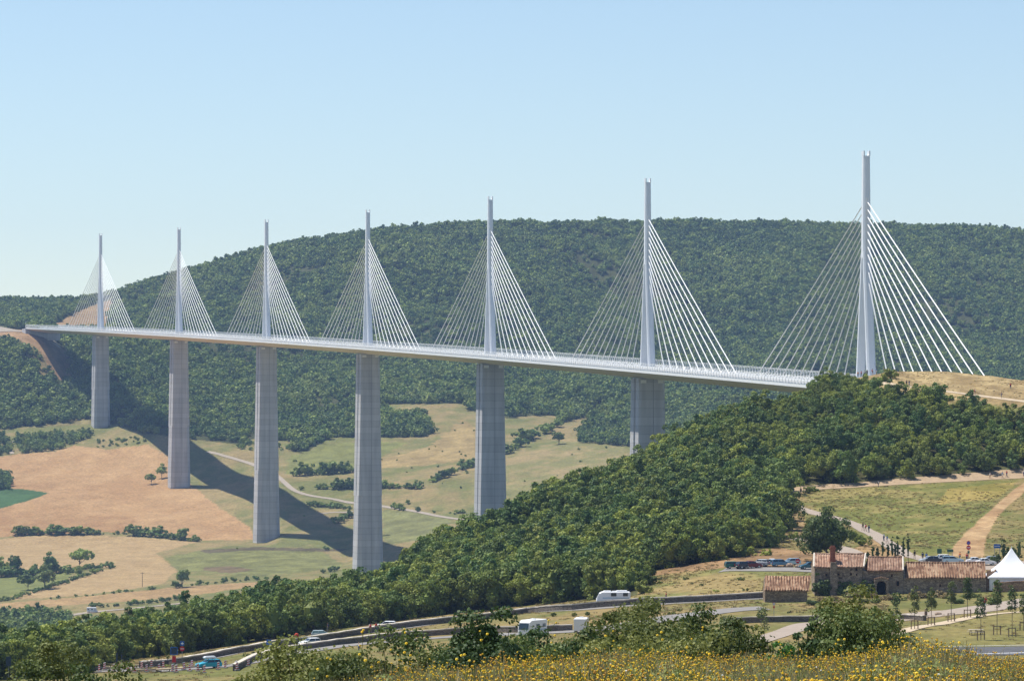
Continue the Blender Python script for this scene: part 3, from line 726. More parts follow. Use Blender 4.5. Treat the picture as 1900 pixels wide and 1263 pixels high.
# wood on the valley floor behind the meadows (nearer than the hillside proper)
def valley_forest():
    X, Y = jitter(-560, 520, 2080, 3200, 6.6, 22)
    z = ground(X, Y); u, v = proj(X, Y, z)
    m = (u > -120) & (u < 2000) & ~inpoly(u, v, OPEN) & (v < 1400)
    m |= (inpoly(u, v, COPSE) | inpoly(u, v, COPSE2) | inpoly(u, v, COPSE3)) & (Y > 2500)
    m &= ~((np.abs(u-908) < 40) & (Y < 2120))
    X, Y, z = X[m], Y[m], z[m]
    scatter('valley_wood', far_protos, np.stack([X, Y, z-.8], 1), .5 + .45*RNG.random(len(X)), 'green wood and copses around the valley meadows')
    print('valley trees', m.sum())
    # copses past 3200
    X, Y = jitter(-560, -300, 3200, 3460, 7, 23)
    z = ground(X, Y); u, v = proj(X, Y, z); m = inpoly(u, v, COPSE) | inpoly(u, v, COPSE2)
    if m.any(): scatter('copse', far_protos, np.stack([X, Y, z-.8], 1)[m], .45 + .35*RNG.random(m.sum()), 'green copse above the left wheat field')
    # river-bank wood seen over the near trees at the lower left
    X, Y = jitter(-420, 60, 1880, 2190, 7, 24)
    z = ground(X, Y); u, v = proj(X, Y, z); m = (v > 1148) & (u < 900) & (u > -150) & ~((Y > 2130) & (u > 130))
    if m.any(): scatter('riverbank_wood', far_protos, np.stack([X, Y, z-.8], 1)[m], .6 + .5*RNG.random(m.sum()), 'dark green wood down on the valley flank below the wheat fields')
valley_forest()

# --- near wood
WOODT = []
wood_protos = []
for k in range(8):
    p = make_tree('broadleaf_tree', 'x', 'tree', None, [M_LEAF,M_LEAF_WARM,M_LEAF,M_LEAF_DEEP,M_LEAF,M_LEAF_DEEP,M_LEAF,M_LEAF][k], 200+k, rx=2.7+.35*(k % 3), rz=3.0+.4*(k % 4)*.6, zc=3.3+.3*(k % 2), nclump=30+k, nleaf=3600, leaf=.36, link=False, jag=.6, clump=.33, core=.6, low=-.9)
    PROTO_CH[p.name] = [o for o in bpy.data.objects if o.parent == p]; wood_protos.append(p)
wood_crowns = [[c for c in PROTO_CH[p.name] if c.name.startswith('crown')][0] for p in wood_protos]
def near_wood():
    X, Y = jitter(-220, 340, 590, 1215, 4.7, 31)
    z = ground(X, Y); u, v = proj(X, Y, z)
    cy_, ch_ = CREST[0](u), CREST[1](u)
    back = (Y > cy_) & (Y < cy_ + 38) & (u < 1575)
    m = (inpoly(u, v, NEARWOOD) & (Y <= cy_) & (u > -180) & (u < 2080)) | (back & (u > -180))
    m &= ~((u > 1555) & (v < np.interp(u, [1560,1600,1650,1750,1820,1900,2100], [718,732,744,760,769,778,800])))
    X, Y, z, u, v = X[m], Y[m], z[m], u[m], v[m]
    n = fbm(X/30, Y/30, 91, 3)
    s = np.clip(.62 + .55*RNG.random(len(X)) + (n-.5)*.6, .5, 1.3)
    s = np.where((u > 1420) & (u < 1570) & (Y > 1040), s*.66, s)
    s = np.where((u >= 1570) & (Y > 1000), s*.82, s)
    s = np.where((u < 420) , s*.85, s)
    inframe = (u > -10) & (u < 1910) & (v < 1290) & (Y <= CREST[0](u))
    # the ones that show largest: size over distance, front rows first
    score = s/Y*1000 + inframe*10
    score = np.where(inframe & (Y > 900) & (RNG.random(len(Y)) > .5), score - .3, score)
    order = np.argsort(-score); ind = order[:300]; rest = order[300:]
    for i in ind:
        zone = ('on the slope above the walled road at the lower left' if u[i] < 500 else 'in the wood behind the upper stone wall' if u[i] < 1190 else 'at the lower edge of the wood above the parked cars' if v[i] > 960 and u[i] < 1480 else 'in the wood on the hill below the ridge path')
        k = int(RNG.integers(8))
        tone = 'green broadleaf tree'
        place(wood_protos[k], (float(X[i]), float(Y[i]), float(z[i])-.2), sc=float(s[i]), label=tone + ' ' + zone, group='trees ' + zone)
    scatter('broadleaf_wood', wood_crowns, np.stack([X, Y, z-.2], 1)[rest], s[rest], 'dense green broadleaf wood on the near hill')
    print('near wood', len(X))
near_wood()
# ---------------------------------------------------------------- hedges, shrubs and single trees of the valley
def make_shrub(name, m, seed, rx=1.6, rz=1.3, zc=1.25, nleaf=420, leaf=.42, label='x', nclump=14):
    t = empty(name, link=False); tag(t, label, 'shrub')
    mb = MB()
    for k in range(4):
        a = k*1.6+seed; mb.tube([(0,0,-.5), (math.cos(a)*.15,math.sin(a)*.15,.3), (math.cos(a)*rx*.45,math.sin(a)*rx*.45,zc)], [.07,.06,.03], 5)
    trk = mb.build('stem', M_BARK, t, link=False)
    cr = crown_obj('foliage', m, False, t, rx=rx, rz=rz, zc=zc, nclump=nclump, nleaf=nleaf, leaf=leaf, seed=seed, jag=.35)
    PROTO_CH[t.name] = [trk, cr]; return t
shrub_p = [make_shrub('shrub', M_LEAF_FAR, 300+k) for k in range(4)]
vtree_p = []
for k in range(3):
    t = empty('field_tree', link=False); tag(t, 'x', 'tree')
    a = trunk_mb(2.6, .2, 320+k).build('trunk', M_BARK, t, link=False)
    b = crown_obj('crown', M_LEAF_FAR, False, t, rx=2.6, rz=2.3, zc=3.9, nclump=22, nleaf=900, leaf=.5, seed=320+k, jag=.3)
    PROTO_CH[t.name] = [a, b]; vtree_p.append(t)
SCRUB = []
SCRUBG = {'scrub on the road bank','shrubs on the lowest field line','scrub above the large wheat field','scrub at the forest foot','sparse bushes on the bare bank','tiny bushes dotted on the meadow','low hedge shrubs','shrubs above the lowest wheat strip'}
def shrub_at(px, py, hpx, y0, y1, label, group, wide=1.0, protos=shrub_p, hh=2.55):
    p = gp(px, py, y0, y1); h = hpx * p.y / F; s = h / hh
    if group in SCRUBG: SCRUB.append((p.x, p.y, p.z-.15, s)); return
    return place(random.choice(protos), (p.x, p.y, p.z-.15), sc=s*wide, szz=s, label=label, group=group)
def hedge(pts, y0, y1, label, group, hp=(8, 12), step=7, wide=1.15, jit=1.0):
    """pts: columns/rows of the hedge foot; one shrub every few photo pixels"""
    L = [0]
    for a, b in zip(pts[:-1], pts[1:]): L.append(L[-1] + math.hypot(b[0]-a[0], b[1]-a[1]))
    n = max(2, int(L[-1]/step))
    xs = np.interp(np.linspace(0, L[-1], n), L, [p[0] for p in pts]); ys = np.interp(np.linspace(0, L[-1], n), L, [p[1] for p in pts])
    for x, y in zip(xs, ys):
        if random.random() < (.1 if hp[1] >= 9 else .4): continue
        shrub_at(float(x)+random.uniform(-step*.5, step*.5)*jit, float(y)+random.uniform(-.4, .4)*jit, random.uniform(hp[0]*.7, hp[1]*1.15), y0, y1, label, group, wide*random.uniform(.85, 1.35))
LA = 'shrub in the dark green hedge between the two wheat fields'; GA = 'shrubs of the hedge between the wheat fields'
hedge([(33,993),(70,992),(110,990),(150,990),(181,991)], 2600, 3000, LA, GA, (8, 15), 6.5)
hedge([(60,992),(178,991)], 2600, 3000, LA, GA, (12, 16), 9)
hedge([(185,991),(243,991)], 2600, 3000, 'low sparse shrub in the thin middle stretch of the wheat field hedge', 'low hedge shrubs', (4, 6), 7)
hedge([(250,993),(265,994),(286,996)], 2600, 3000, LA, GA, (13, 18), 7)
hedge([(289,997),(320,1000),(349,1003),(368,1005)], 2600, 3000, LA, GA, (7, 10), 7)
shrub_at(339, 1001, 20, 2600, 3000, 'tallest rounded bush near the right end of the wheat field hedge', None, 1.1)
LB = 'shrub in the hedge round the small lawn at the left'; GB = 'shrubs of the hedge round the small lawn'
hedge([(-20,1070),(20,1069),(60,1067),(100,1063),(121,1061)], 2200, 2700, LB, GB, (11, 17), 7)
hedge([(210,1053),(185,1060),(162,1068),(136,1077),(101,1088),(66,1099),(25,1111),(0,1115),(-20,1117)], 2200, 2700, LB, GB, (6, 9), 7)
hedge([(128,1064),(150,1057),(185,1053),(208,1052)], 2200, 2700, LB, GB, (5, 9), 7)
def ftree(px, py, hpx, y0, y1, label, cat='tree', wide=1.0, k=0):
    p = gp(px, py, y0, y1); s = hpx * p.y / F / 6.2
    place(vtree_p[k], (p.x, p.y, p.z-.15), sc=s*wide, szz=s, label=label, cat=cat, name='field_tree')
ftree(148, 1052, 36, 2200, 2800, 'large round tree standing on the hedge above the small lawn', wide=1.25)
ftree(3, 1066, 28, 2200, 2800, 'tree at the left photo edge behind the small lawn', k=1)
ftree(29, 1068, 36, 2200, 2800, 'narrow tree in the hedge behind the small lawn', k=2, wide=.75)
ftree(93, 1063, 33, 2200, 2800, 'pale green tree in the hedge between the lawn and the stubble field', k=1, wide=.85)
ftree(146, 1070, 17, 2200, 2800, 'small rounded bush below the large round tree', k=2)
ftree(52, 1094, 31, 2200, 2800, 'left one of two broad trees on the small lawn', k=0, wide=1.15)
ftree(83, 1092, 36, 2200, 2800, 'right one of two broad trees on the small lawn', k=1, wide=1.15)
ftree(338, 1089, 31, 2200, 2800, 'dark rounded tree at the foot of the stubble field', k=2, wide=.95)
ftree(281, 898, 21, 2700, 3200, 'lower one of two small trees standing in the wheat field', k=0, wide=1.0)
ftree(300, 887, 23, 2700, 3200, 'upper one of two small trees beside the pier in the wheat field', k=1, wide=.9)
hedge([(300,1092),(314,1090),(326,1090)], 2200, 2700, 'low dark shrub left of the rounded tree below the stubble field', 'shrubs below the stubble field', (9, 15), 7)
hedge([(225,1099),(250,1097),(273,1094),(290,1093)], 2200, 2700, 'small shrub on the field edge beside the wooden pole', 'shrubs beside the wooden pole', (4, 8), 9)
hedge([(355,1086),(385,1084),(420,1080),(460,1076),(500,1074)], 2200, 2700, 'low grey green shrub along the top of the lowest wheat strip', 'shrubs above the lowest wheat strip', (4, 9), 9)
hedge([(0,1137),(40,1134),(90,1131),(150,1128)], 2150, 2600, 'low scrub bush on the bank above the country road', 'scrub on the road bank', (4, 7), 9)
hedge([(177,1127),(220,1124),(270,1120),(320,1114),(350,1108)], 2150, 2600, 'low scrub bush on the bank above the country road', 'scrub on the road bank', (7, 10), 8)
hedge([(35,1116),(80,1112),(150,1106),(220,1100)], 2150, 2600, 'small grassy shrub on the line between the stubble field and the lowest strip', 'shrubs on the lowest field line', (3, 5), 11)
# meadows behind the piers
for x, y, h in ((550,883,14),(556,882,10),(566,882,24),(571,881,15),(584,880,9),(593,880,10),(602,880,21),(609,879,24),(617,878,12),(625,878,9),(633,878,18),(639,877,19),(648,877,12),(655,876,8)):
    shrub_at(x, y, h, 2500, 3500, 'bush in the short row on the meadow left of the middle pier', 'bushes in the short meadow row', 1.0)
hedge([(562,908),(590,907),(625,907),(655,906)], 2400, 3400, 'bush in the long hedge passing behind the middle pier', 'bushes in the hedge behind the middle pier', (7, 10), 8)
hedge([(706,906),(730,905),(760,906),(790,907)], 2400, 3400, 'bush in the long hedge passing behind the middle pier', 'bushes in the hedge behind the middle pier', (7, 11), 9)
for x, y, h in ((631,907,20),(638,906,15),(652,906,18),(712,905,14),(776,906,14)): shrub_at(x, y, h, 2400, 3400, 'bush in the long hedge passing behind the middle pier', 'bushes in the hedge behind the middle pier')
hedge([(572,938),(600,940),(630,943),(655,945)], 2400, 3400, 'low bush beside the dirt track near the bridge shadow', 'low bushes beside the dirt track', (6, 10), 8)
for x, y, h in ((620,969,11),(628,970,15),(636,966,12),(647,961,14),(652,960,10)): shrub_at(x, y, h, 2400, 3400, 'bush on the tip of the lit meadow beside the bridge shadow', 'bushes beside the bridge shadow', 1.0)
LD = 'bush in the slanting hedge on the meadow left of the fourth pier from the right'; LD = 'bush in the slanting hedge crossing the upper meadow'
hedge([(800,894),(820,887),(845,878),(865,868),(884,861)], 2500, 3500, LD, 'bushes of the slanting hedge', (9, 14), 6.5)
hedge([(935,842),(946,839),(964,829)], 2500, 3500, LD, 'bushes of the slanting hedge', (12, 17), 7)
hedge([(975,817),(987,814),(1002,811)], 2500, 3500, LD, 'bushes of the slanting hedge', (17, 22), 7)
hedge([(1010,804),(1022,799),(1032,792)], 2500, 3500, LD, 'bushes of the slanting hedge', (15, 20), 7)
ftree(1037, 824, 22, 2500, 3500, 'single round bush standing alone on the pale meadow slope', 'bush', k=2, wide=1.3)
for x, y, h in ((766,769,9),(773,768,11),(780,767,12),(787,767,9)): shrub_at(x, y, h, 2800, 3700, 'low bush in the small oval clump on the highest meadow', 'bushes of the oval clump', 1.2)
for x, y, h in ((730,942,10),(735,944,8),(741,946,12),(748,947,8),(757,935,8),(775,949,9),(805,951,5)): shrub_at(x, y, h, 2400, 3300, 'small bush beside the track right of the middle pier', 'small bushes beside the track', .9)
hedge([(836,952),(860,951),(880,952)], 2400, 3300, 'low shrub near the foot of the fifth pier', 'low shrubs near the pier foot', (4, 8), 8)
gd = random.Random(4)
for k in range(46):
    x = gd.uniform(700, 880); y = gd.uniform(775, 900)
    if k > 22: x = gd.uniform(530, 880); y = gd.uniform(835, 960)
    if k > 36: x = gd.uniform(940, 1140); y = gd.uniform(830, 930)
    shrub_at(x, y, gd.uniform(2.2, 4.2), 2400, 3600, 'tiny dark bush dotted on the dry valley meadow', 'tiny bushes dotted on the meadow', .9)
# scrub scattered over the grassy strip and the forest foot
for k in range(26):
    x = gd.uniform(175, 270); shrub_at(x, 826 - (x-175)*.08 + gd.uniform(-8, 6), gd.uniform(3, 6), 2900, 3500, 'pale green scrub bush on the strip above the large wheat field', 'scrub above the large wheat field', 1.3)
for k in range(24):
    x = gd.uniform(430, 545); shrub_at(x, 824 + gd.uniform(-4, 12), gd.uniform(4, 10), 2800, 3600, 'scrub bush at the foot of the hillside forest', 'scrub at the forest foot', 1.1)
for k in range(20):
    t = gd.random(); shrub_at(55+t*45+gd.uniform(-8, 8), 645+t*60, gd.uniform(3, 7), 3300, 3750, 'sparse bush on the bare bank below the viaduct end', 'sparse bushes on the bare bank', 1.0)
for x, y, h in ((560,1095,10),(600,1063,8),(615,1060,12),(625,1058,9),(605,1020,8),(440,1018,3)): shrub_at(x, y, h, 2200, 2700, 'grey green bush at the end of the bridge shadow', 'bushes at the end of the shadow', 1.0)
# wooden pole by the stubble field
p = gp(264, 1088, 2200, 2600); pole = empty('utility_pole', p); tag(pole, 'wooden utility pole with crossbar beside the stubble field', 'pole')
MB().tube([(0,0,-.5),(0,0,9.2)], [.2,.14], 8).build('shaft', M_BARK, pole)
MB().box(-1.3,-.08,8.4,1.3,.08,8.6).build('crossbar', M_BARK, pole)
# lamp post and gantry by the motorway
p = gp(47, 606, 3600, 3800); lp = empty('lamp_post', p); tag(lp, 'thin grey lamp post at the far end of the viaduct', 'lamp post')
MB().tube([(0,0,-.3),(0,0,9)], [.16,.1], 6).build('shaft', M_STEEL, lp); MB().box(-.1,-.1,8.9,1.5,.1,9.1).build('lamp_head', M_STEEL, lp)

sa = np.array(SCRUB); sf = [[c for c in PROTO_CH[q.name] if c.name.startswith('foliage')][0] for q in shrub_p]
scatter('scrub', sf, sa[:, :3], sa[:, 3], 'low scrub dotted over the valley meadows and field edges')
# ---------------------------------------------------------------- farm, walls, tent
def stone_mat(name, ca, cb, joint, sc=2.2):
    m = bpy.data.materials.new(name); m.use_nodes = True; t = NT(m); b = t.n['Principled BSDF']
    tc = t.new('ShaderNodeTexCoord'); mp = t.new('ShaderNodeMapping'); mp.inputs['Scale'].default_value = (1, 1, 1.9); t.link(tc.outputs['Object'], mp.inputs['Vector'])
    vo = t.new('ShaderNodeTexVoronoi', i_Scale=sc); t.link(mp.outputs['Vector'], vo.inputs['Vector'])
    vd = t.new('ShaderNodeTexVoronoi', i_Scale=sc, feature='DISTANCE_TO_EDGE'); t.link(mp.outputs['Vector'], vd.inputs['Vector'])
    sp = t.new('ShaderNodeSeparateXYZ'); t.link(vo.outputs['Color'], sp.inputs[0])
    nz = t.new('ShaderNodeTexNoise', i_Scale=.5, i_Detail=4.0); t.link(tc.outputs['Object'], nz.inputs['Vector'])
    av = t.new('ShaderNodeMath', operation='ADD'); t.link(sp.outputs['X'], av.inputs[0]); t.link(nz.outputs['Fac'], av.inputs[1])
    rp = t.new('ShaderNodeValToRGB'); rp.color_ramp.elements[0].position = .3; rp.color_ramp.elements[1].position = 1.2; rp.color_ramp.elements[0].color = c4(ca); rp.color_ramp.elements[1].color = c4(cb)
    hf = t.new('ShaderNodeMath', operation='MULTIPLY'); hf.inputs[1].default_value = .75; t.link(av.outputs[0], hf.inputs[0]); t.link(hf.outputs[0], rp.inputs['Fac'])
    jt = t.new('ShaderNodeMath', operation='LESS_THAN'); jt.inputs[1].default_value = .035; t.link(vd.outputs['Distance'], jt.inputs[0])
    mx = t.new('ShaderNodeMix', data_type='RGBA'); t.link(jt.outputs[0], mx.inputs['Factor']); t.link(rp.outputs['Color'], mx.inputs['A']); mx.inputs['B'].default_value = c4(joint)
    t.link(mx.outputs['Result'], b.inputs['Base Color']); b.inputs['Roughness'].default_value = .95; b.inputs['Specular IOR Level'].default_value = .1
    bp = t.new('ShaderNodeBump', i_Strength=.7, i_Distance=.05); t.link(vd.outputs['Distance'], bp.inputs['Height']); t.link(bp.outputs['Normal'], b.inputs['Normal'])
    return m
M_STONE = stone_mat('farm_stone', (.17,.13,.10), (.37,.29,.21), (.10,.075,.06), 1.6)
M_STONEB = stone_mat('reddish_stone', (.24,.14,.09), (.42,.27,.17), (.12,.08,.06), 1.6)
M_WALL = stone_mat('dry_wall', (.10,.085,.07), (.22,.185,.15), (.05,.04,.035), 3.2)
M_COPE = mat('wall_coping', (.52,.46,.38), .9, var=.2, scale=1.5)
M_DARK = mat('dark_opening', (.012,.012,.012), .9)
M_WOOD = mat('old_wood', (.20,.14,.09), .85, var=.3, scale=2.5)
M_MORTAR = mat('mortar', (.62,.55,.46), .9, var=.15, scale=2)
M_CHIM = stone_mat('chimney_brick', (.22,.075,.045), (.36,.14,.085), (.14,.06,.045), 4.0)
def tile_mat(name, ca, cb, cc, stripe=.55):
    m = bpy.data.materials.new(name); m.use_nodes = True; t = NT(m); b = t.n['Principled BSDF']
    tc = t.new('ShaderNodeTexCoord'); mp = t.new('ShaderNodeMapping'); mp.inputs['Scale'].default_value = (2.6, 1.3, 1.3); t.link(tc.outputs['Object'], mp.inputs['Vector'])
    vo = t.new('ShaderNodeTexVoronoi', i_Scale=1.0); t.link(mp.outputs['Vector'], vo.inputs['Vector']); sp = t.new('ShaderNodeSeparateXYZ'); t.link(vo.outputs['Color'], sp.inputs[0])
    nz = t.new('ShaderNodeTexNoise', i_Scale=.35, i_Detail=5.0); t.link(tc.outputs['Object'], nz.inputs['Vector'])
    ad = t.new('ShaderNodeMath', operation='MULTIPLY_ADD'); ad.inputs[1].default_value = .55; t.link(sp.outputs['X'], ad.inputs[0]); t.link(nz.outputs['Fac'], ad.inputs[2])
    sb = t.new('ShaderNodeMath', operation='SUBTRACT'); sb.inputs[1].default_value = .25; t.link(ad.outputs[0], sb.inputs[0])
    sx_ = t.new('ShaderNodeSeparateXYZ'); t.link(tc.outputs['Object'], sx_.inputs[0]); pg = t.new('ShaderNodeMath', operation='PINGPONG'); pg.inputs[1].default_value = .25; t.link(sx_.outputs['X'], pg.inputs[0])
    pm_ = t.new('ShaderNodeMath', operation='MULTIPLY_ADD'); pm_.inputs[1].default_value = stripe*4; pm_.inputs[2].default_value = -.5*stripe; t.link(pg.outputs[0], pm_.inputs[0]); pa_ = t.new('ShaderNodeMath', operation='ADD'); t.link(sb.outputs[0], pa_.inputs[0]); t.link(pm_.outputs[0], pa_.inputs[1]); sb = pa_
    rp = t.new('ShaderNodeValToRGB'); e = rp.color_ramp.elements; e[0].position = .15; e[1].position = .85; e[0].color = c4(ca); e[1].color = c4(cc); k = e.new(.5); k.color = c4(cb)
    t.link(sb.outputs[0], rp.inputs['Fac']); t.link(rp.outputs['Color'], b.inputs['Base Color']); b.inputs['Roughness'].default_value = .9; b.inputs['Specular IOR Level'].default_value = .15
    return m
M_TILE = tile_mat('roof_tiles', (.12,.065,.04), (.29,.16,.095), (.47,.32,.205))
M_TILEO = tile_mat('old_roof_tiles', (.13,.075,.05), (.24,.14,.095), (.37,.25,.175), .2)
M_TILEP = tile_mat('pink_roof_tiles', (.21,.12,.08), (.34,.20,.135), (.46,.32,.23), .2)
PW = 700.0                                    # distance of the farm
def fx(px, Y=PW): return (px - CX) * Y / F
def fz(py, Y=PW): return (HY - py) * Y / F
def tiled_roof(mb, xl, xr, xl2, xr2, y0, z0, y1, z1, rib=.5, amp=.085, rows=8, seed=0):
    """corrugated slope from the eave (y0,z0) up to the ridge (y1,z1)"""
    g = random.Random(seed); n = int((xr-xl)/rib*6); V = []; Fc = []
    for j in range(rows+1):
        t = j/rows
        for i in range(n+1):
            s = i/n; x = (xl+(xr-xl)*s)*(1-t) + (xl2+(xr2-xl2)*s)*t
            h = amp*1.6*abs(math.sin(math.pi*s*(xr-xl)/rib)) + (.03 if j % 2 else 0)
            sag = -.10*math.sin(math.pi*s)*t + .05*math.sin(s*9+seed)*(1-t)
            V.append((x, y0+(y1-y0)*t, z0+(z1-z0)*t + h + sag))
    for j in range(rows):
        for i in range(n):
            a = j*(n+1)+i; Fc.append((a, a+1, a+n+2, a+n+1))
    k = len(V)
    for x, y, z in ((xl,y0,z0-.14),(xr,y0,z0-.14),(xr2,y1,z1-.14),(xl2,y1,z1-.14)): V.append((x,y,z))
    Fc.append((k+3,k+2,k+1,k)); Fc.append((k,k+1,n,0)) if False else None
    mb.add(V, Fc)
    # eave ends of the tile rows
    mb.box(xl, y0-.02, z0-.16, xr, y0+.06, z0+.02)
farm = empty('stone_farmhouse', (fx(1600), PW, fz(1103))); O = farm.location
tag(farm, 'long old stone farmhouse with terracotta tiled roofs and a red brick chimney', 'farmhouse')
def L(px, py, dy=0.0): return (fx(px, PW) - O.x, dy, fz(py, PW) - O.z)
def wall_block(xl, xr, ztop, zbot, y0, y1, gable=None):
    mb = MB(); x0 = L(xl, 0)[0]; x1 = L(xr, 0)[0]; zt = L(0, ztop)[2]; zb = L(0, zbot)[2]
    mb.box(x0, y0, zb, x1, y1, zt)
    if gable is not None:      # gable ends up to the ridge
        zr = L(0, gable)[2]; ym = (y0+y1)/2
        for xa, xb in ((x0, x0+.5), (x1-.5, x1)):
            vs = [(xa,y0,zt),(xb,y0,zt),(xb,y1,zt),(xa,y1,zt),(xa,ym,zr),(xb,ym,zr)]
            mb.add(vs, [(0,1,5,4),(2,3,4,5),(1,2,5),(3,0,4)])
    return mb
def roof(xl, xr, xl2, xr2, eave, ridge, dep, m, seed, name='roof', y00=-.35, parent=None):
    mb = MB(); a = L(xl, eave); b = L(xr, eave); c = L(xl2, ridge); d = L(xr2, ridge)
    tiled_roof(mb, a[0], b[0], c[0], d[0], y00, a[2], dep, c[2], seed=seed)
    tiled_roof(mb, a[0], b[0], c[0], d[0], 2*dep-y00, a[2], dep, c[2], seed=seed+1)
    mb.tube([(c[0], dep, c[2]+.08), ((c[0]+d[0])/2, dep, c[2]-.02), (d[0], dep, c[2]+.08)], .16, 8)
    return mb.build(name, m, farm if parent is None else parent)
# three wings
wall_block(1511.5, 1600, 1052, 1118, 0, 7.6, 1030).build('wall', M_STONE, farm)
wall_block(1600.6, 1676, 1059, 1118, .25, 6.9, 1036).build('wall', M_STONE, farm)
wall_block(1676.6, 1831, 1072.5, 1118, .6, 6.2, 1046).build('wall', M_STONE, farm)
r1 = roof(1510, 1571, 1514, 1572, 1051.5, 1028.5, 3.8, M_TILEP, 1); r1b = roof(1571.3, 1603, 1572.3, 1610, 1051.5, 1028.5, 3.75, M_TILEO, 2)
r2 = roof(1609, 1675.5, 1614, 1679, 1058, 1034.5, 3.5, M_TILEO, 3)
r3 = roof(1682, 1830, 1684, 1832, 1071.5, 1044.5, 3.4, M_TILE, 4, y00=.2)
vm = MB()
for xl, xl2, e, r, yy, dp in ((1510,1514,1051.5,1028.5,-.35,3.8),(1675.5,1679,1058,1034.5,-.35,3.5),(1602.5,1609.5,1051.5,1028.5,-.35,3.75)):
    a = L(xl, e); c = L(xl2, r); vm.tube([(a[0],yy,a[2]+.1),(c[0],dp,c[2]+.12)], .17, 6)
vm.build('verge_mortar', M_MORTAR, r1)
# chimney with its buttress
x0, _, zt = L(1541.5, 1015); x1, _, zb = L(1551, 1052)
cm = MB(); cm.loft([[(x0-.15,.9,zb-.4),(x1+.15,.9,zb-.4),(x1+.15,2.0,zb-.4),(x0-.15,2.0,zb-.4)],[(x0,1.0,zb+2.2),(x1,1.0,zb+2.2),(x1,1.9,zb+2.2),(x0,1.9,zb+2.2)],[(x0,1.0,zt-.3),(x1,1.0,zt-.3),(x1,1.9,zt-.3),(x0,1.9,zt-.3)]])
cm.box(x0-.12,.88,zt-.29,x1+.12,2.02,zt-.08); cm.box(x0+.1,1.1,zt-.07,x1-.1,1.8,zt+.25)
ch = cm.build('chimney', M_CHIM, farm)
bt = MB(); a = L(1540.5, 1042); b = L(1552, 1118); bt.loft([[(a[0]-.2,-1.0,b[2]),(b[0]+.2,-1.0,b[2]),(b[0]+.2,-.02,b[2]),(a[0]-.2,-.02,b[2])],[(a[0],-.75,a[2]),(b[0],-.75,a[2]),(b[0],-.02,a[2]),(a[0],-.02,a[2])]])
bt.build('buttress', M_STONE, farm)
# openings with frames
def opening(cx_, cy_, w, h, y, name='window', lint=True):
    a = L(cx_-w/2, cy_+h/2); b = L(cx_+w/2, cy_-h/2); mb = MB(); mb.box(a[0], y-.03, a[2], b[0], y+.2, b[2]); o = mb.build(name, M_DARK, farm)
    fr = MB(); t = .06; fr.box(a[0]-t, y-.06, a[2]-t, a[0], y+.1, b[2]+t); fr.box(b[0], y-.06, a[2]-t, b[0]+t, y+.1, b[2]+t); fr.box(a[0], y-.06, b[2], b[0], y+.1, b[2]+t*1.6); fr.box(a[0], y-.09, a[2]-t, b[0], y+.1, a[2])
    fr.build('frame', M_STONEB, o)
for x, y, w, h in ((1533,1066,3.4,5),(1556,1065,3,3.5),(1579,1064.5,3.4,4.5),(1589.5,1065.5,2.8,3.6),(1589,1055.5,4,6)): opening(x, y, w, h, 0)
for x, y, w, h in ((1655,1067,3,5),(1666,1082,5,9)): opening(x, y, w, h, .25)
for x, y, w, h in ((1700,1088,4,6),(1745,1086,3,5),(1800,1085,3,5)): opening(x, y, w, h, .6)
# arched porch in ruins
pm = MB(); 
a = L(1621, 1108); b = L(1647, 1070)
N_ = 9; outer = []; inner = []
wO = (b[0]-a[0])/2; cxx = (a[0]+b[0])/2; hO = b[2]-a[2]; wI = wO*.68; hI = hO*.84
for k in range(N_+1):
    th = math.pi*k/N_; outer.append((cxx - wO*math.cos(th), a[2] + hO - wO*.55 + wO*.55*math.sin(th))); inner.append((cxx - wI*math.cos(th), a[2] + hI - wI + wI*math.sin(th)))
outer = [(cxx-wO, a[2])] + outer + [(cxx+wO, a[2])]; inner = [(cxx-wI, a[2])] + inner + [(cxx+wI, a[2])]
for y0_, y1_ in ((-1.5, .24),):
    n_ = len(outer); V = [(x, y0_, z) for x, z in outer] + [(x, y0_, z) for x, z in inner] + [(x, y1_, z) for x, z in outer] + [(x, y1_, z) for x, z in inner]
    Fc = []
    for k in range(n_-1): Fc += [(k, n_+k, n_+k+1, k+1), (k, k+1, 2*n_+k+1, 2*n_+k), (n_+k+1, n_+k, 3*n_+k, 3*n_+k+1)]
    pm.add(V, Fc)
pm.build('arched_porch', M_STONE, farm)
dm = MB(); dm.box(cxx-wI, .18, a[2], cxx+wI, .245, a[2]+hI-.3); dm.build('doorway', M_DARK, farm)
cp = MB()
for k in range(7):
    x = cxx - wO*.9 + k*wO*.3; cp.box(x-.16, -1.55, b[2]-.12-.25*abs(k-3)*.4, x+.16, -1.0, b[2]+.16-.25*abs(k-3)*.4)
cp.build('coping_stone', M_STONEB, farm)
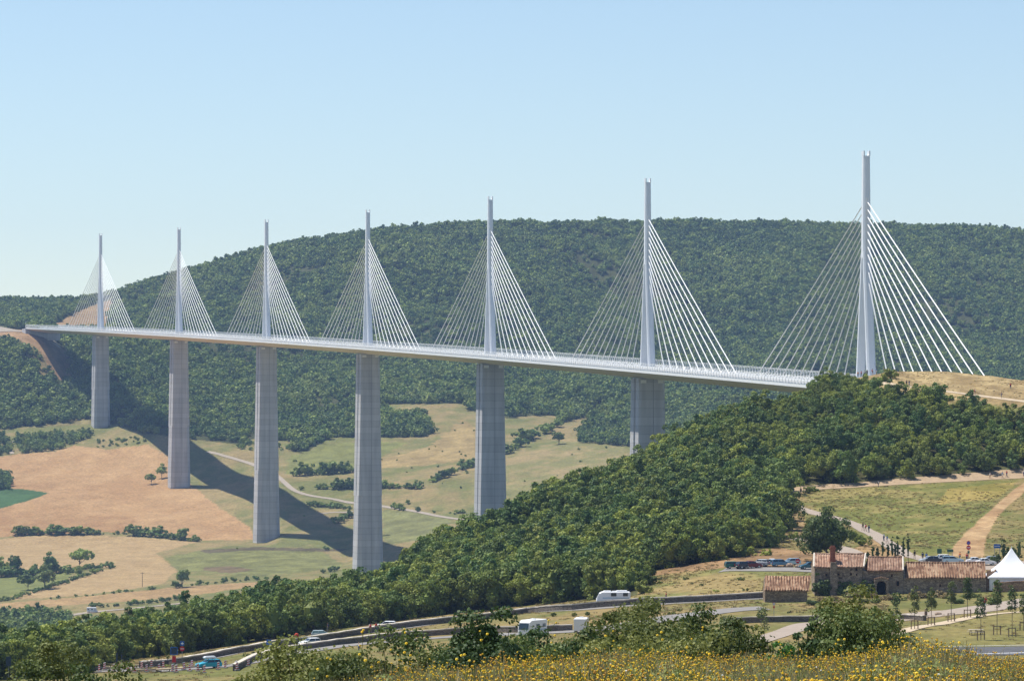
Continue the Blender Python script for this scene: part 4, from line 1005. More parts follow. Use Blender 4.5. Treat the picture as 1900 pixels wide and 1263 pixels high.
# barn in front at the left
BY = 684.0
barn = empty('stone_barn', (fx(1462, BY), BY, fz(1121, BY))); tag(barn, 'small stone barn with ribbed orange tile roof left of the farmhouse', 'barn'); O2 = barn.location
def LB_(px, py): return fx(px, BY) - O2.x, fz(py, BY) - O2.z
x0, zt = LB_(1419.5, 1095); x1, zb = LB_(1498, 1128)
mb = MB(); mb.box(x0, 0, zb, x1, 5.6, zt); zr = LB_(0, 1071)[1]
for xa, xb in ((x0, x0+.45), (x1-.45, x1)): mb.add([(xa,0,zt),(xb,0,zt),(xb,5.6,zt),(xa,5.6,zt),(xa,2.8,zr),(xb,2.8,zr)], [(0,1,5,4),(2,3,4,5),(1,2,5),(3,0,4)])
mb.build('wall', stone_mat('barn_stone', (.15,.11,.08), (.33,.25,.17), (.09,.065,.05), 1.8), barn)
mb = MB(); tiled_roof(mb, x0-.1, LB_(1500.5,0)[0], x0+.25, LB_(1507,0)[0], -.3, zt+.03, 2.9, zr+.18, seed=8); tiled_roof(mb, x0-.1, LB_(1500.5,0)[0], x0+.25, LB_(1507,0)[0], 6.1, zt+.03, 2.9, zr+.18, seed=9)
rb = mb.build('roof', M_TILE, barn)
MB().box(x0+2, -.04, zb, x0+3.0, .05, zb+2.6).build('door', M_WOOD, barn)
# low ruined wall right of the farmhouse and the terrace wall under the tent
def poly_wall(name, P, h, th, m, label, cat='wall', cap=M_COPE, caph=.12, kindp='coping', group=None, jitz=.05, step=1.2):
    P = resample(smooth_line(P, 2), step); root = empty(name, P[0]); o0 = root.location.copy(); tag(root, label, cat, group)
    b = MB(); c = MB(); RB = []; RC = []; n = len(P); g = random.Random(len(P))
    for i, p in enumerate(P):
        d = P[min(i+1, n-1)] - P[max(i-1, 0)]; d.z = 0; d.normalize(); nn = Vector((-d.y, d.x, 0)); q = p - o0; z = gh(p.x, p.y) - o0.z
        hh = h + g.uniform(-jitz, jitz)
        RB.append([(q.x+nn.x*a, q.y+nn.y*a, z+b_) for a, b_ in ((th/2,-.6),(-th/2,-.6),(-th/2,hh),(th/2,hh))])
        RC.append([(q.x+nn.x*a, q.y+nn.y*a, z+hh+b_) for a, b_ in ((th/2+.06,.004),(-th/2-.06,.004),(-th/2-.06,caph),(th/2+.06,caph))])
    b.loft(RB); b.build('masonry', m, root)
    if cap: c.loft(RC); c.build(kindp, cap, root)
    return root
poly_wall('stone_wall', trace([(262,1239),(300,1235),(340,1230),(380,1223),(430,1213),(480,1205),(503,1199),(561,1194),(617,1185),(680,1175),(738,1166),(819,1156),(920,1147),(969,1138),(1040,1133),(1102,1127),(1163,1123),(1264,1117),(1340,1113),(1416,1109)], 600, 800), .95, .75, M_WALL, 'long grey stone wall with pale coping along the foot of the wood', 'wall', caph=.22)
poly_wall('stone_wall', trace([(436,1244),(442,1240),(455,1234),(470,1225),(498,1217),(528,1210),(570,1204),(612,1198),(693,1188),(768,1181),(869,1174),(920,1172),(961,1173),(1010,1171),(1062,1169)], 560, 780), .9, .7, M_WALL, 'lower grey stone wall curving along the front road', 'wall', caph=.2)
poly_wall('stone_wall', trace([(1343,1157),(1400,1155),(1460,1153),(1540,1152)], 560, 720), .9, .6, M_WALL, 'short low stone wall below the small barn', 'wall', caph=.14)
poly_wall('stone_wall', trace([(1640,1149),(1670,1148),(1700,1149),(1716,1151)], 560, 720), .75, .6, M_WALL, 'short dark stone wall in front of the farmhouse left of the young trees', 'wall', caph=.14)
poly_wall('terrace_wall', [Vector((fx(px), PW-2.0, 0)) for px in (1842,1860,1880,1900,1930,1960)], 1.9, .7, M_STONEB, 'reddish stone terrace wall below the white tent', 'wall', cap=None)
poly_wall('ruined_wall', [Vector((fx(px), PW+1.5, 0)) for px in (1832.5,1838,1844,1850)], 3.9, .6, M_STONEB, 'ruined reddish wall between the farmhouse and the white tent', 'wall', cap=None, jitz=.35, step=.6)
# pale ramp between the barn and the house
# marquee
M_TENT = mat('tent_canvas', (.86,.86,.88), .55, spec=.2)
tz = fz(1091); tw = 4.7; TX = fx(1883); tent = empty('marquee', (TX, PW+4.7, tz+.1)); tag(tent, 'white pointed marquee tent beside the farmhouse', 'tent')
g0 = gh(TX, PW)
mb = MB(); R = []
zev = fz(1071) - tz; zpk = fz(1019) - tz
for k in range(15):
    t = k/14; r = tw*(1-t)**1.0 if False else tw*((1-t)*.62 + .38*(1-t)**2.6) + .05; z = zev + (zpk-zev)*t
    R.append([(r*sx*(1.0), r*sy, z) for sx, sy in ((-1,-1),(-.5,-1.0+.02*(1-t)),(0,-1.0+.04*(1-t)),(.5,-1.0+.02*(1-t)),(1,-1),(1,-.5),(1,0),(1,.5),(1,1),(0,1),(-1,1),(-1,.5),(-1,0),(-1,-.5))])
mb.loft(R); mb.build('canopy', M_TENT, tent, smooth=False)
mb = MB(); mb.box(-tw-.25,-tw-.25,zev-.28,tw+.25,tw+.25,zev+.02); vl = mb.build('valance', M_TENT, tent)
mb = MB(); a = tw-.05; mb.box(-a,-a,-.5,a,-a+.05,zev-.28); sw = mb.build('side_wall', M_TENT, tent)
MB().box(-a,-a+.06,-.5,-a+.05,a,zev-.28).build('side_wall', M_TENT, tent)
MB().box(a-.05,-a+.06,-.5,a,a,zev-.28).build('side_wall', M_TENT, tent)
for sx in (-1, 0, 1): MB().box(sx*(a+.02)-.05, -a-.08, -.5, sx*(a+.02)+.05, -a-.01, zev-.28).build('tent_pole', M_STEEL, tent)
MB().tube([(0,0,zpk-.2),(0,0,zpk+.35)], [.09,.05], 8).build('finial', M_TENT, tent)
mb = MB(); mb.box(.2,-a-1.6,zev-1.6,tw,-a-.1,zev-1.5)
# ivy on the farmhouse wall
iv = empty('ivy', (fx(1524), PW-.6, fz(1108))); tag(iv, 'tall ivy bush climbing the left end of the farmhouse wall', 'ivy')
crown_obj('foliage', M_LEAF_DARK, True, iv, rx=1.5, rz=2.3, zc=2.0, nclump=20, nleaf=1400, leaf=.28, seed=501, jag=.3)
for k, px in enumerate((1560, 1575, 1592, 1606, 1616)):
    v = empty('ivy', (fx(px), PW-.5, fz(1107))); tag(v, 'dark ivy clump covering the lower farmhouse wall', 'ivy', 'ivy clumps along the lower farmhouse wall')
    crown_obj('foliage', M_LEAF_DARK, True, v, rx=1.15, rz=1.5, zc=1.1, nclump=16, nleaf=900, leaf=.26, seed=510+k, jag=.3)
# ---------------------------------------------------------------- vehicles
def paint(name, c, metal=.2, rough=.3): return mat(name, c, rough, metal=metal, spec=.5)
M_GLASS = mat('car_glass', (.03,.045,.055), .08, spec=.8); M_TYRE = mat('tyre', (.02,.02,.02), .85); M_RIM = mat('rim', (.45,.46,.48), .35, metal=.8)
M_LAMPW = mat('lamp_clear', (.8,.8,.78), .15); M_LAMPR = mat('lamp_red', (.45,.02,.02), .25); M_BLACKP = mat('black_plastic', (.03,.03,.033), .6); M_PLATE = mat('plate', (.75,.75,.6), .5)
def make_car(pm, L=4.1, W=1.7, H=1.45, style='hatch', rack=False, glass=None):
    """car pointing along +X; body lofted across its width from one side profile"""
    car = empty('parked_car'); h = H; L2 = L/2; gm = glass or M_GLASS
    rear = {'hatch': (.46, .40), 'wagon': (.485, .455), 'sedan': (.30, .22)}[style]
    lo = [(-L2,.32),(-L2+.02,.62),(-L2+.06,.86),(-L2*.9,.93)]
    belt = [(-L2+.06,.90),(-L2*.55,.95),(0,.93),(L2*.42,.92),(L2*.80,.80),(L2*.97,.66),(L2,.5),(L2-.02,.30)]
    prof = [(-L2+.04,.30),(-L2,.55),(-L2+.05,.88),(-L*.30,.96),(0,.95),(L*.20,.93),(L*.38,.84),(L*.475,.70),(L2,.50),(L2-.05,.28)]
    mb = MB(); R = []
    for y, s, zz in ((-W/2,.955,.0),(-W/2*.97,.985,.02),(-W*.38,1,.035),(0,1.0,.05),(W*.38,1,.035),(W/2*.97,.985,.02),(W/2,.955,0)):
        R.append([(x*s, y, z+(zz if z > .6 else 0)) for x, z in prof])
    mb.loft(R[::-1]); body = mb.build('body', pm, car, smooth=False)
    a, b = rear
    # cabin: glass house with a painted roof
    g = MB(); w0, w1 = W*.475, W*.39; xb0, xb1 = -L*a, L*.20; xt0, xt1 = -L*b, L*.045; zb, zt = .93, h-.05
    g.add([(xb0,-w0,zb),(xb1,-w0,zb),(xb1,w0,zb),(xb0,w0,zb),(xt0,-w1,zt),(xt1,-w1,zt),(xt1,w1,zt),(xt0,w1,zt)], [(0,1,5,4),(1,2,6,5),(2,3,7,6),(3,0,4,7),(4,5,6,7)])
    g.build('window', gm, car)
    r = MB(); r.add([(xt0-.04,-w1-.02,zt-.02),(xt1+.04,-w1-.02,zt-.02),(xt1+.04,w1+.02,zt-.02),(xt0-.04,w1+.02,zt-.02),(xt0+.1,-w1+.1,h),(xt1-.12,-w1+.1,h),(xt1-.12,w1-.1,h),(xt0+.1,w1-.1,h)], [(3,2,1,0),(0,1,5,4),(1,2,6,5),(2,3,7,6),(3,0,4,7),(4,5,6,7)])
    for sy in (-1, 1):
        for f0, f1 in ((0,0),(.42,.5),(1,1)):
            p0 = Vector((xb0+(xb1-xb0)*f0, sy*(w0+.012), zb)); p1 = Vector((xt0+(xt1-xt0)*f1, sy*(w1+.012), zt)); r.tube([tuple(p0), tuple(p1)], .04, 5)
    r.build('roof', pm, car)
    for sx in (-1, 1):
        for sy in (-1, 1):
            wt = MB(); x = sx*L*.31; y = sy*(W/2-.09)
            n = 14; ring = lambda rr, yy: [(x+rr*math.cos(2*math.pi*k/n), yy, .31+rr*math.sin(2*math.pi*k/n)) for k in range(n)]
            wt.loft([ring(.20,y-sy*.11), ring(.31,y-sy*.10), ring(.31,y+sy*.08), ring(.20,y+sy*.10)] if sy < 0 else [ring(.20,y+sy*.10), ring(.31,y+sy*.08), ring(.31,y-sy*.10), ring(.20,y-sy*.11)])
            w_ = wt.build('wheel', M_TYRE, car); rm = MB(); rm.loft([ring(.19,y+sy*.08), ring(.17,y+sy*.112)][::(1 if sy < 0 else -1)]); rm.build('rim', M_RIM, w_)
    for sy in (-1, 1):
        MB().box(L2-.16, sy*W*.36-.16, .56, L2+.005, sy*W*.36+.16, .70).build('headlight', M_LAMPW, car)
        MB().box(-L2-.01, sy*W*.40-.10, .66, -L2+.10, sy*W*.40+.10, .86).build('tail_light', M_LAMPR, car)
        MB().box(L*.14, sy*(W/2+.02)-.07, .95, L*.19, sy*(W/2+.02)+.07, 1.07).build('mirror', pm, car)
    MB().box(L2-.03, -.5, .34, L2+.015, .5, .46).build('grille', M_BLACKP, car)
    MB().box(-L2-.02, -.26, .46, -L2+.03, .26, .57).build('number_plate', M_PLATE, car)
    if rack:
        bx = MB(); bx.loft([[(-1.1,-.42,h+.1),(.75,-.42,h+.1),(.75,.42,h+.1),(-1.1,.42,h+.1)],[(-1.15,-.45,h+.3),(.85,-.45,h+.3),(.85,.45,h+.3),(-1.15,.45,h+.3)],[(-.95,-.32,h+.5),(.55,-.32,h+.48),(.55,.32,h+.48),(-.95,.32,h+.5)]])
        for x in (-.7, .4): bx.box(x-.03,-w1,h-.01,x+.03,w1,h+.09)
        bx.build('roof_box', mat('roof_box', (.62,.64,.66), .4), car)
    return car
def put(o, px, py, y0, y1, heading, label, cat, group=None, lift=0.0):
    p = gp(px, py, y0, y1); o.location = (p.x, p.y, p.z + lift + .1); o.rotation_euler = (0, 0, math.radians(heading)); tag(o, label, cat, group); return o
P_ = dict(turq=paint('paint_turquoise', (.03,.42,.58)), silver=paint('paint_silver', (.55,.58,.60), .5), silvg=paint('paint_greenish_silver', (.45,.52,.50), .5), white=paint('paint_white', (.80,.80,.80), 0),
          green=paint('paint_green', (.02,.13,.10)), maroon=paint('paint_maroon', (.13,.015,.02)), dark=paint('paint_dark', (.03,.035,.05)), navy=paint('paint_navy', (.03,.09,.17)), blue=paint('paint_blue', (.10,.22,.34), .4), teal=paint('paint_teal', (.02,.10,.13)), lblue=paint('paint_light_blue', (.36,.50,.60), .4))
put(make_car(P_['turq'], 4.1, style='hatch', rack=True), 387, 1240, 560, 720, -152, 'turquoise car with a grey roof box among the striped barriers', 'car')
put(make_car(P_['silvg'], 4.1, glass=mat('green_reflection_glass', (.22,.33,.30), .15)), 598, 1184, 600, 780, 4, 'silver hatchback with pale green reflection painted on its windows beside the upper stone wall', 'car')  # pale green window reflection is painted into the glass colour
put(make_car(P_['white'], 3.8), 575, 1199, 600, 780, -150, 'white car half hidden behind the round bush on the lower road', 'car')
put(make_car(P_['white'], 4.0), 716, 1167, 600, 800, 176, 'white hatchback parked on the road between the two stone walls', 'car')
for key, px, py, hd, st, lab in (('green',1364,1055,12,'wagon','dark green estate car at the left end of the parked row'),('dark',1382,1055,30,'hatch','black car between the green estate and the maroon car'),('maroon',1395,1054,20,'sedan','maroon saloon in the row left of the farmhouse'),
     ('silver',1409,1051,160,'hatch','silver hatchback in the parked row beside the maroon saloon'),('white',1429,1050,172,'sedan','white saloon in the middle of the parked row'),('blue',1449,1051,18,'wagon','blue estate car with bright windscreen near the boulders'),
     ('lblue',1467,1049,200,'hatch','light blue hatchback at the right end of the parked row'),('teal',1501,1056,196,'hatch','dark teal hatchback standing alone beside the farmhouse roof')):
    put(make_car(P_[key], 4.3 if st == 'wagon' else 4.0, style=st), px, py, 700, 850, hd, lab, 'car', 'cars parked in the row left of the farmhouse' if px < 1490 else None)
for key, px, py, hd, st, lab in (('dark',1733,1045,8,'sedan','dark saloon parked behind the long barn roof'),('silver',1724,1045,188,'hatch','silver hatchback beside the dark saloon behind the barn roof'),('white',1757,1042,10,'hatch','white hatchback behind the blue estate car'),
     ('lblue',1768,1045,2,'wagon','blue grey estate car below the red signs'),('white',1811,1047,4,'sedan','long white saloon behind the right end of the barn roof'),('silver',1836,1045,184,'hatch','silver hatchback beside the small trees left of the tent'),('white',1829,1049,6,'sedan','white saloon half hidden by the silver hatchback')):
    put(make_car(P_[key], 4.4 if st == 'wagon' else 4.1, style=st), px, py, 705, 850, hd, lab, 'car', 'cars parked behind the farmhouse')
M_CAMP = mat('camper_white', (.82,.82,.82), .4); M_STRIPE = mat('camper_stripe', (.25,.42,.55), .5)
def make_camper(L=6.6, W=2.15, H=2.95, nose='cab', name='motorhome'):
    c = empty(name); L2 = L/2; mb = MB()
    if nose == 'cab': pr = [(-L2,.45),(-L2,H-.1),(-L2+.1,H),(L2-1.5,H),(L2-.75,H-.25),(L2-.45,H-.8),(L2-.9,1.9),(L2-.35,1.35),(L2,1.05),(L2,.4)]
    elif nose == 'integral': pr = [(-L2,.45),(-L2,H-.15),(-L2+.15,H),(L2-1.0,H),(L2-.35,H-.35),(L2-.05,1.3),(L2,.9),(L2,.4)]
    else: pr = [(-L2,.5),(-L2-.12,1.2),(-L2+.25,H-.2),(-L2+.6,H),(L2-.9,H),(L2-.3,H-.5),(L2+.1,1.3),(L2-.05,.5)]
    R = [[(x*s, y, z if z < H-.3 else z-e) for x, z in pr] for y, s, e in ((-W/2,.985,.08),(-W/2+.1,1,0),(W/2-.1,1,0),(W/2,.985,.08))]
    mb.loft(R[::-1]); mb.build('body', M_CAMP, c)
    for sy in (-1, 1):
        y = sy*(W/2+.01)
        for xa, xb in ((-L2+.5,-L2+1.4),(-.5,.5)): MB().box(xa, y-.02, 1.5, xb, y+.02, 2.1).build('window', M_GLASS, c)
        MB().box(-L2+.25, y-.012, 1.12, L2-1.1, y+.012, 1.26).build('stripe', M_STRIPE, c)
        if nose == 'cab': MB().box(L2-1.75, y-.02, 1.3, L2-1.05, y+.02, 1.8).build('window', M_GLASS, c)
    if nose == 'integral':
        g = MB(); g.add([(L2+.01,-W*.44,1.25),(L2+.01,W*.44,1.25),(L2-.27,W*.43,2.3),(L2-.27,-W*.43,2.3)], [(0,1,2,3)]); g.add([(L2-.1,-W*.44,1.25),(L2-.1,W*.44,1.25),(L2-.4,W*.43,2.3),(L2-.4,-W*.43,2.3)], [(3,2,1,0)]); g.build('windscreen', M_GLASS, c)
    elif nose == 'cab':
        g = MB(); g.add([(L2-.33,-W*.4,1.38),(L2-.33,W*.4,1.38),(L2-.86,W*.38,1.9),(L2-.86,-W*.38,1.9)], [(0,1,2,3)]); g.build('windscreen', M_GLASS, c)
    else: MB().box(L2+.0,-W*.35,1.5,L2+.09,W*.35,2.05).build('window', M_GLASS, c)
    MB().box(-.6,-.35,H+.0,.2,.35,H+.16).build('roof_hatch', M_CAMP, c)
    for sx in ((-.28, .33) if nose != 'caravan' else (-.05,)):
        for sy in (-1, 1):
            wt = MB(); x = sx*L; y = sy*(W/2-.13); n = 12; ring = lambda rr, yy: [(x+rr*math.cos(2*math.pi*k/n), yy, .34+rr*math.sin(2*math.pi*k/n)) for k in range(n)]
            wt.loft([ring(.2,y-.12), ring(.34,y-.11), ring(.34,y+.11), ring(.2,y+.12)]); w_ = wt.build('wheel', M_TYRE, c)
            rm = MB(); rm.loft([ring(.19,y+sy*.115), ring(.16,y+sy*.14)]); rm.build('rim', M_RIM, w_)
    if nose == 'caravan':
        MB().tube([(L2,0,.5),(L2+1.1,0,.5)], .06, 6).build('drawbar', M_BLACKP, c)
    return c
put(make_camper(6.2, nose='cab'), 171, 1135.5, 2150, 2500, 2, 'tiny white motorhome on the country road below the wheat fields', 'motorhome')
mh_ = put(make_camper(6.3, H=2.3, nose='integral'), 1138, 1121, 690, 800, 182, 'long low white motorhome behind the upper stone wall', 'motorhome')
MB().loft([[(-2.7,-.85,2.29),(-.4,-.85,2.29),(-.4,.85,2.29),(-2.7,.85,2.29)],[(-2.5,-.75,2.55),(-.7,-.75,2.55),(-.7,.75,2.55),(-2.5,.75,2.55)]]).build('roof_bulge', M_CAMP, mh_); MB().loft([[(.3,-.85,2.29),(2.0,-.85,2.29),(2.0,.85,2.29),(.3,.85,2.29)],[(.5,-.75,2.5),(1.7,-.75,2.5),(1.7,.75,2.5),(.5,.75,2.5)]]).build('roof_bulge', M_CAMP, mh_)
put(make_camper(5.8, H=2.8, nose='integral'), 988, 1181, 560, 760, -122, 'large white motorhome with dark windscreen behind the roadside bushes', 'motorhome')
put(make_camper(5.4, H=2.5, nose='cab'), 1079, 1174, 560, 760, 84, 'boxy white van whose rear shows above the roadside bushes', 'van')
# dark lorry on the viaduct
c0, d0, n0 = line_at(S[6]-38); vt = empty('lorry', c0 - n0*8); vt.rotation_euler = (0, 0, math.atan2(d0.y, d0.x)); tag(vt, 'small black lorry on the viaduct beside the second mast from the right', 'lorry')
MB().box(-3.4,-1.25,.9,3.2,1.25,3.9).build('cargo_box', P_['dark'], vt); MB().loft([[(3.3,-1.2,.6),(5.2,-1.2,.6),(5.2,1.2,.6),(3.3,1.2,.6)],[(3.3,-1.2,3.1),(4.7,-1.2,3.1),(4.7,1.2,3.1),(3.3,1.2,3.1)]]).build('cab', P_['navy'], vt)
wm = MB()
for x in (-2.2, 4.2):
    w_ = MB(); w_.tube([(x,-1.25,.5),(x,1.25,.5)], .5, 12); w_.build('wheel', M_TYRE, vt)

# ---------------------------------------------------------------- people
M_SKIN = mat('skin', (.50,.30,.20), .6); M_HAIR = mat('hair', (.05,.03,.02), .8); M_SHOE = mat('shoe', (.08,.07,.07), .7)
def skin_mesh(name, joints, edges, radii, m, root=0, sub=1):
    me = bpy.data.meshes.new(name); me.from_pydata([tuple(j) for j in joints], edges, []); me.update()
    o = bpy.data.objects.new(name, me); COL.objects.link(o)
    md = o.modifiers.new('skin', 'SKIN'); me.skin_vertices.new() if not me.skin_vertices else None
    sv = me.skin_vertices[0].data
    for i, r in enumerate(radii):
        r = r if isinstance(r, tuple) else (r, r); sv[i].radius = r; sv[i].use_root = (i == root)
    s = o.modifiers.new('sub', 'SUBSURF'); s.levels = sub; s.render_levels = sub
    dg = bpy.context.evaluated_depsgraph_get(); ev = o.evaluated_get(dg); nm = bpy.data.meshes.new_from_object(ev)
    bpy.data.objects.remove(o); nm.name = name; nm.materials.clear(); nm.materials.append(m)
    for p in nm.polygons: p.use_smooth = True
    return nm
def person_meshes(stride=.0, arm=.1, long_tr=True):
    """joints facing +X; 1.72 m tall"""
    s = stride
    J = dict(pel=(0,0,.94), wst=(0,0,1.08), chs=(.01,0,1.30), nck=(.01,0,1.46), hd0=(.03,0,1.55), hd1=(.03,0,1.64), hd2=(.02,0,1.70),
        ls=(0,.17,1.40), le=(-arm*.6,.23,1.14), lw=(arm*.3,.25,.92), lh=(arm*.5,.25,.85), rs=(0,-.17,1.40), re=(arm*.6-.06,-.23,1.14), rw=(arm*.9,-.25,.94), rh=(arm*1.1,-.25,.87),
        lt=(0,.09,.90), lk=(s*.5+.03,.10,.50), la=(s*.9-.04,.10,.09), lf=(s*.9+.13,.11,.045), rt=(0,-.09,.90), rk=(-s*.35+.03,-.10,.50), ra=(-s*.9-.06,-.10,.10), rf=(-s*.9+.11,-.11,.05))
    K = list(J); idx = {k: i for i, k in enumerate(K)}
    E = [('pel','wst'),('wst','chs'),('chs','nck'),('nck','hd0'),('hd0','hd1'),('hd1','hd2'),('chs','ls'),('ls','le'),('le','lw'),('lw','lh'),('chs','rs'),('rs','re'),('re','rw'),('rw','rh'),('pel','lt'),('lt','lk'),('lk','la'),('la','lf'),('pel','rt'),('rt','rk'),('rk','ra'),('ra','rf')]
    R = dict(pel=(.13,.16), wst=(.10,.14), chs=(.12,.17), nck=.055, hd0=.075, hd1=.092, hd2=.07, ls=.065, le=.045, lw=.032, lh=.035, rs=.065, re=.045, rw=.032, rh=.035, lt=.095, lk=.06, la=.042, lf=.04, rt=.095, rk=.06, ra=.042, rf=.04)
    body = skin_mesh('person', [J[k] for k in K], [(idx[a], idx[b]) for a, b in E], [R[k] for k in K], M_SKIN)
    def part(name, ks, es, grow, m):
        ii = {k: i for i, k in enumerate(ks)}
        rr = [tuple(x+grow for x in R[k]) if isinstance(R[k], tuple) else R[k]+grow for k in ks]
        return skin_mesh(name, [J[k] for k in ks], [(ii[a], ii[b]) for a, b in es], rr, m)
    return J, body, part
def fingers(J):
    mb = MB()
    for s, h in ((1,'lh'),(-1,'rh')):
        x, y, z = J[h]
        for k, ln in enumerate((.062,.072,.068,.052)):
            xx = x + .03 - k*.02; mb.tube([(xx,y,z-.01),(xx+.004,y-s*.006,z-.03-ln*.5),(xx+.008,y-s*.022,z-.03-ln)], [.009,.0085,.007], 5)
        mb.tube([(x+.03,y,z+.02),(x+.055,y-s*.02,z-.01),(x+.055,y-s*.03,z-.035)], [.011,.010,.008], 5)
    return mb
def build_person(stride, arm, shirt, trous, shorts=False, hat=None, hair=M_HAIR, pack=None):
    J, body, part = person_meshes(stride, arm)
    # face and fingers join the body mesh
    mb = MB(); mb.tube([(.11,0,1.615),(.135,0,1.60),(.115,0,1.585)], [.010,.016,.012], 5)
    for s in (1, -1): mb.tube([(.03,s*.085,1.60),(.03,s*.10,1.61),(.03,s*.085,1.645)], .012, 5)
    mb.v += fingers(J).v and []; fm = fingers(J); n = len(mb.v); mb.v += fm.v; mb.f += [tuple(i+n for i in f) for f in fm.f]; mb.m += fm.m
    import bmesh
    b = bmesh.new(); b.from_mesh(body); vs = [b.verts.new(v) for v in mb.v]; b.verts.ensure_lookup_table()
    for f in mb.f:
        try: b.faces.new([vs[i] for i in f])
        except ValueError: pass
    b.to_mesh(body); b.free()
    root = bpy.data.objects.new('person', body); COL.objects.link(root)
    def child(name, me):
        o = bpy.data.objects.new(name, me); COL.objects.link(o); o.parent = root; return o
    def half(a, b, t): return tuple(J[a][i]*(1-t)+J[b][i]*t for i in range(3))
    sh = part('shirt', ['pel','wst','chs','ls','le','rs','re'], [('pel','wst'),('wst','chs'),('chs','ls'),('ls','le'),('chs','rs'),('rs','re')], .014, shirt); child('shirt', sh)
    if shorts:
        J['lk2'] = half('lt','lk',.85); J['rk2'] = half('rt','rk',.85)
        me = skin_mesh('shorts', [(0,0,.93),J['lt'],J['lk2'],J['rt'],J['rk2']], [(0,1),(1,2),(0,3),(3,4)], [(.14,.17),.11,.09,.11,.09], trous); child('shorts', me)
    else: child('trousers', part('trousers', ['pel','lt','lk','la','rt','rk','ra'], [('pel','lt'),('lt','lk'),('lk','la'),('pel','rt'),('rt','rk'),('rk','ra')], .016, trous))
    for s_, a_, f_ in ((1,'la','lf'),(-1,'ra','rf')):
        x, y, z = J[f_]; MB().loft([[(x-.20,y-.045,z-.045),(x+.06,y-.05,z-.045),(x+.06,y+.05,z-.045),(x-.20,y+.045,z-.045)],[(x-.20,y-.04,z+.05),(x+.0,y-.04,z+.03),(x+.0,y+.04,z+.03),(x-.20,y+.04,z+.05)]]).build('shoe', M_SHOE, root)
    hm = MB(); hm.lathe([(.02,1.745),(.075,1.73),(.105,1.68),(.11,1.62),(.10,1.56)][::-1], 12, (-.004,0)); hm.v = [(x-(.02 if z > 1.6 else .035), y, z+.01) for x, y, z in hm.v]; hm.build('hair', hair, root)
    for s in (1, -1): MB().box(.113, s*.033-.012, 1.628, .122, s*.033+.012, 1.64).build('eye', M_BLACKP, root)
    MB().box(.108, -.022, 1.565, .118, .022, 1.572).build('mouth', mat('lips', (.4,.15,.12), .6), root)
    if hat: h = MB(); h.lathe([(.19,1.66),(.19,1.675),(.12,1.68),(.11,1.76),(.02,1.78)], 12, (.01,0)); h.build('hat', hat, root)
    if pack: MB().loft([[(-.30,-.14,1.02),(-.10,-.15,1.02),(-.10,.15,1.02),(-.30,.14,1.02)],[(-.30,-.13,1.35),(-.12,-.14,1.42),(-.12,.14,1.42),(-.30,.13,1.35)]]).build('backpack', pack, root)
    return root
CL = {k: mat('cloth_'+k, v, .9) for k, v in dict(white=(.78,.78,.76), red=(.55,.05,.04), black=(.02,.02,.025), navy=(.03,.05,.12), blue=(.10,.22,.45), khaki=(.36,.28,.17), orange=(.65,.20,.05), grey=(.25,.25,.26), green=(.08,.2,.09), pink=(.6,.3,.32), jeans=(.06,.10,.2), yellow=(.7,.5,.08)).items()}
PP = {}
scrub_front = []
def people():
    defs = [('a',.0,.05,'white','jeans',0,0),('b',.28,.16,'black','khaki',1,0),('c',.3,.18,'red','navy',0,0),('d',.05,.08,'navy','grey',0,'navy'),('e',.26,.15,'white','khaki',1,'red'),('f',.0,.06,'black','black',0,0),('g',.22,.12,'blue','white',1,0),('h',.1,.3,'orange','jeans',0,0)]
    for k, st, ar, a, b, sh, pk in defs:
        PP[k] = [build_person(st, ar, CL[a], CL[b], bool(sh), pack=CL[pk] if pk else None), (a, 'shorts' if sh else 'trousers', b, 'walking' if st > .15 else 'standing', ' with backpack' if pk else ''), False]
people()
# dry scrub in front of the farmhouse
for k in range(26):
    x = 1512 + k*12.6 + random.uniform(-4, 4)
    scrub_front.append((x, 1112 + random.uniform(-5, 7) + (6 if x < 1560 else 0), random.uniform(6, 13)))
def person(k, px, py, y0, y1, hd, where, sc=1.0):
    src, (a, kind, b, act, pk), used = PP[k]
    if used:
        o = src.copy(); COL.objects.link(o)
        for ch in src.children:
            d = ch.copy(); COL.objects.link(d); d.parent = o
    else: o = src; PP[k][2] = True
    p = gp(px, py, y0, y1); o.location = (p.x, p.y, p.z + .12); o.rotation_euler = (0, 0, math.radians(hd)); o.scale = (sc,)*3
    tag(o, '%s person in %s%s %s' % (act, a, pk, where), 'person')
RG = 'on the ridge top '
for k, px, py, hd, wh in (('c',1598,694,200,RG+'in front of the mast foot'),('a',1604,693,100,RG+'behind the red top at the mast'),('f',1609,694,60,RG+'right of the mast foot group'),('b',1571,704,300,RG+'left of the mast'),('e',1619,693,20,RG+'right of the mast'),('g',1626,692,80,RG+'at the edge'),
      ('h',1592,696,240,RG+'by the mast'),('d',1640,691,180,RG+'apart from the group'),('f',1682,716,250,'on the ridge path, left of a pair'),('d',1687,717,250,'on the ridge path, right of a pair'),('b',1735,722,350,'bending along the ridge path'),('e',1809,733,20,'on the ridge path, middle'),
      ('f',1805,734,30,'on the ridge path beside the red backpack'),('d',1858,739,200,'alone on the right part of the ridge path'),('c',1875,722,90,'alone above the ridge path')):
    person(k, px, py, 1030, 1180, hd, wh)
HP = 'on the hill path '
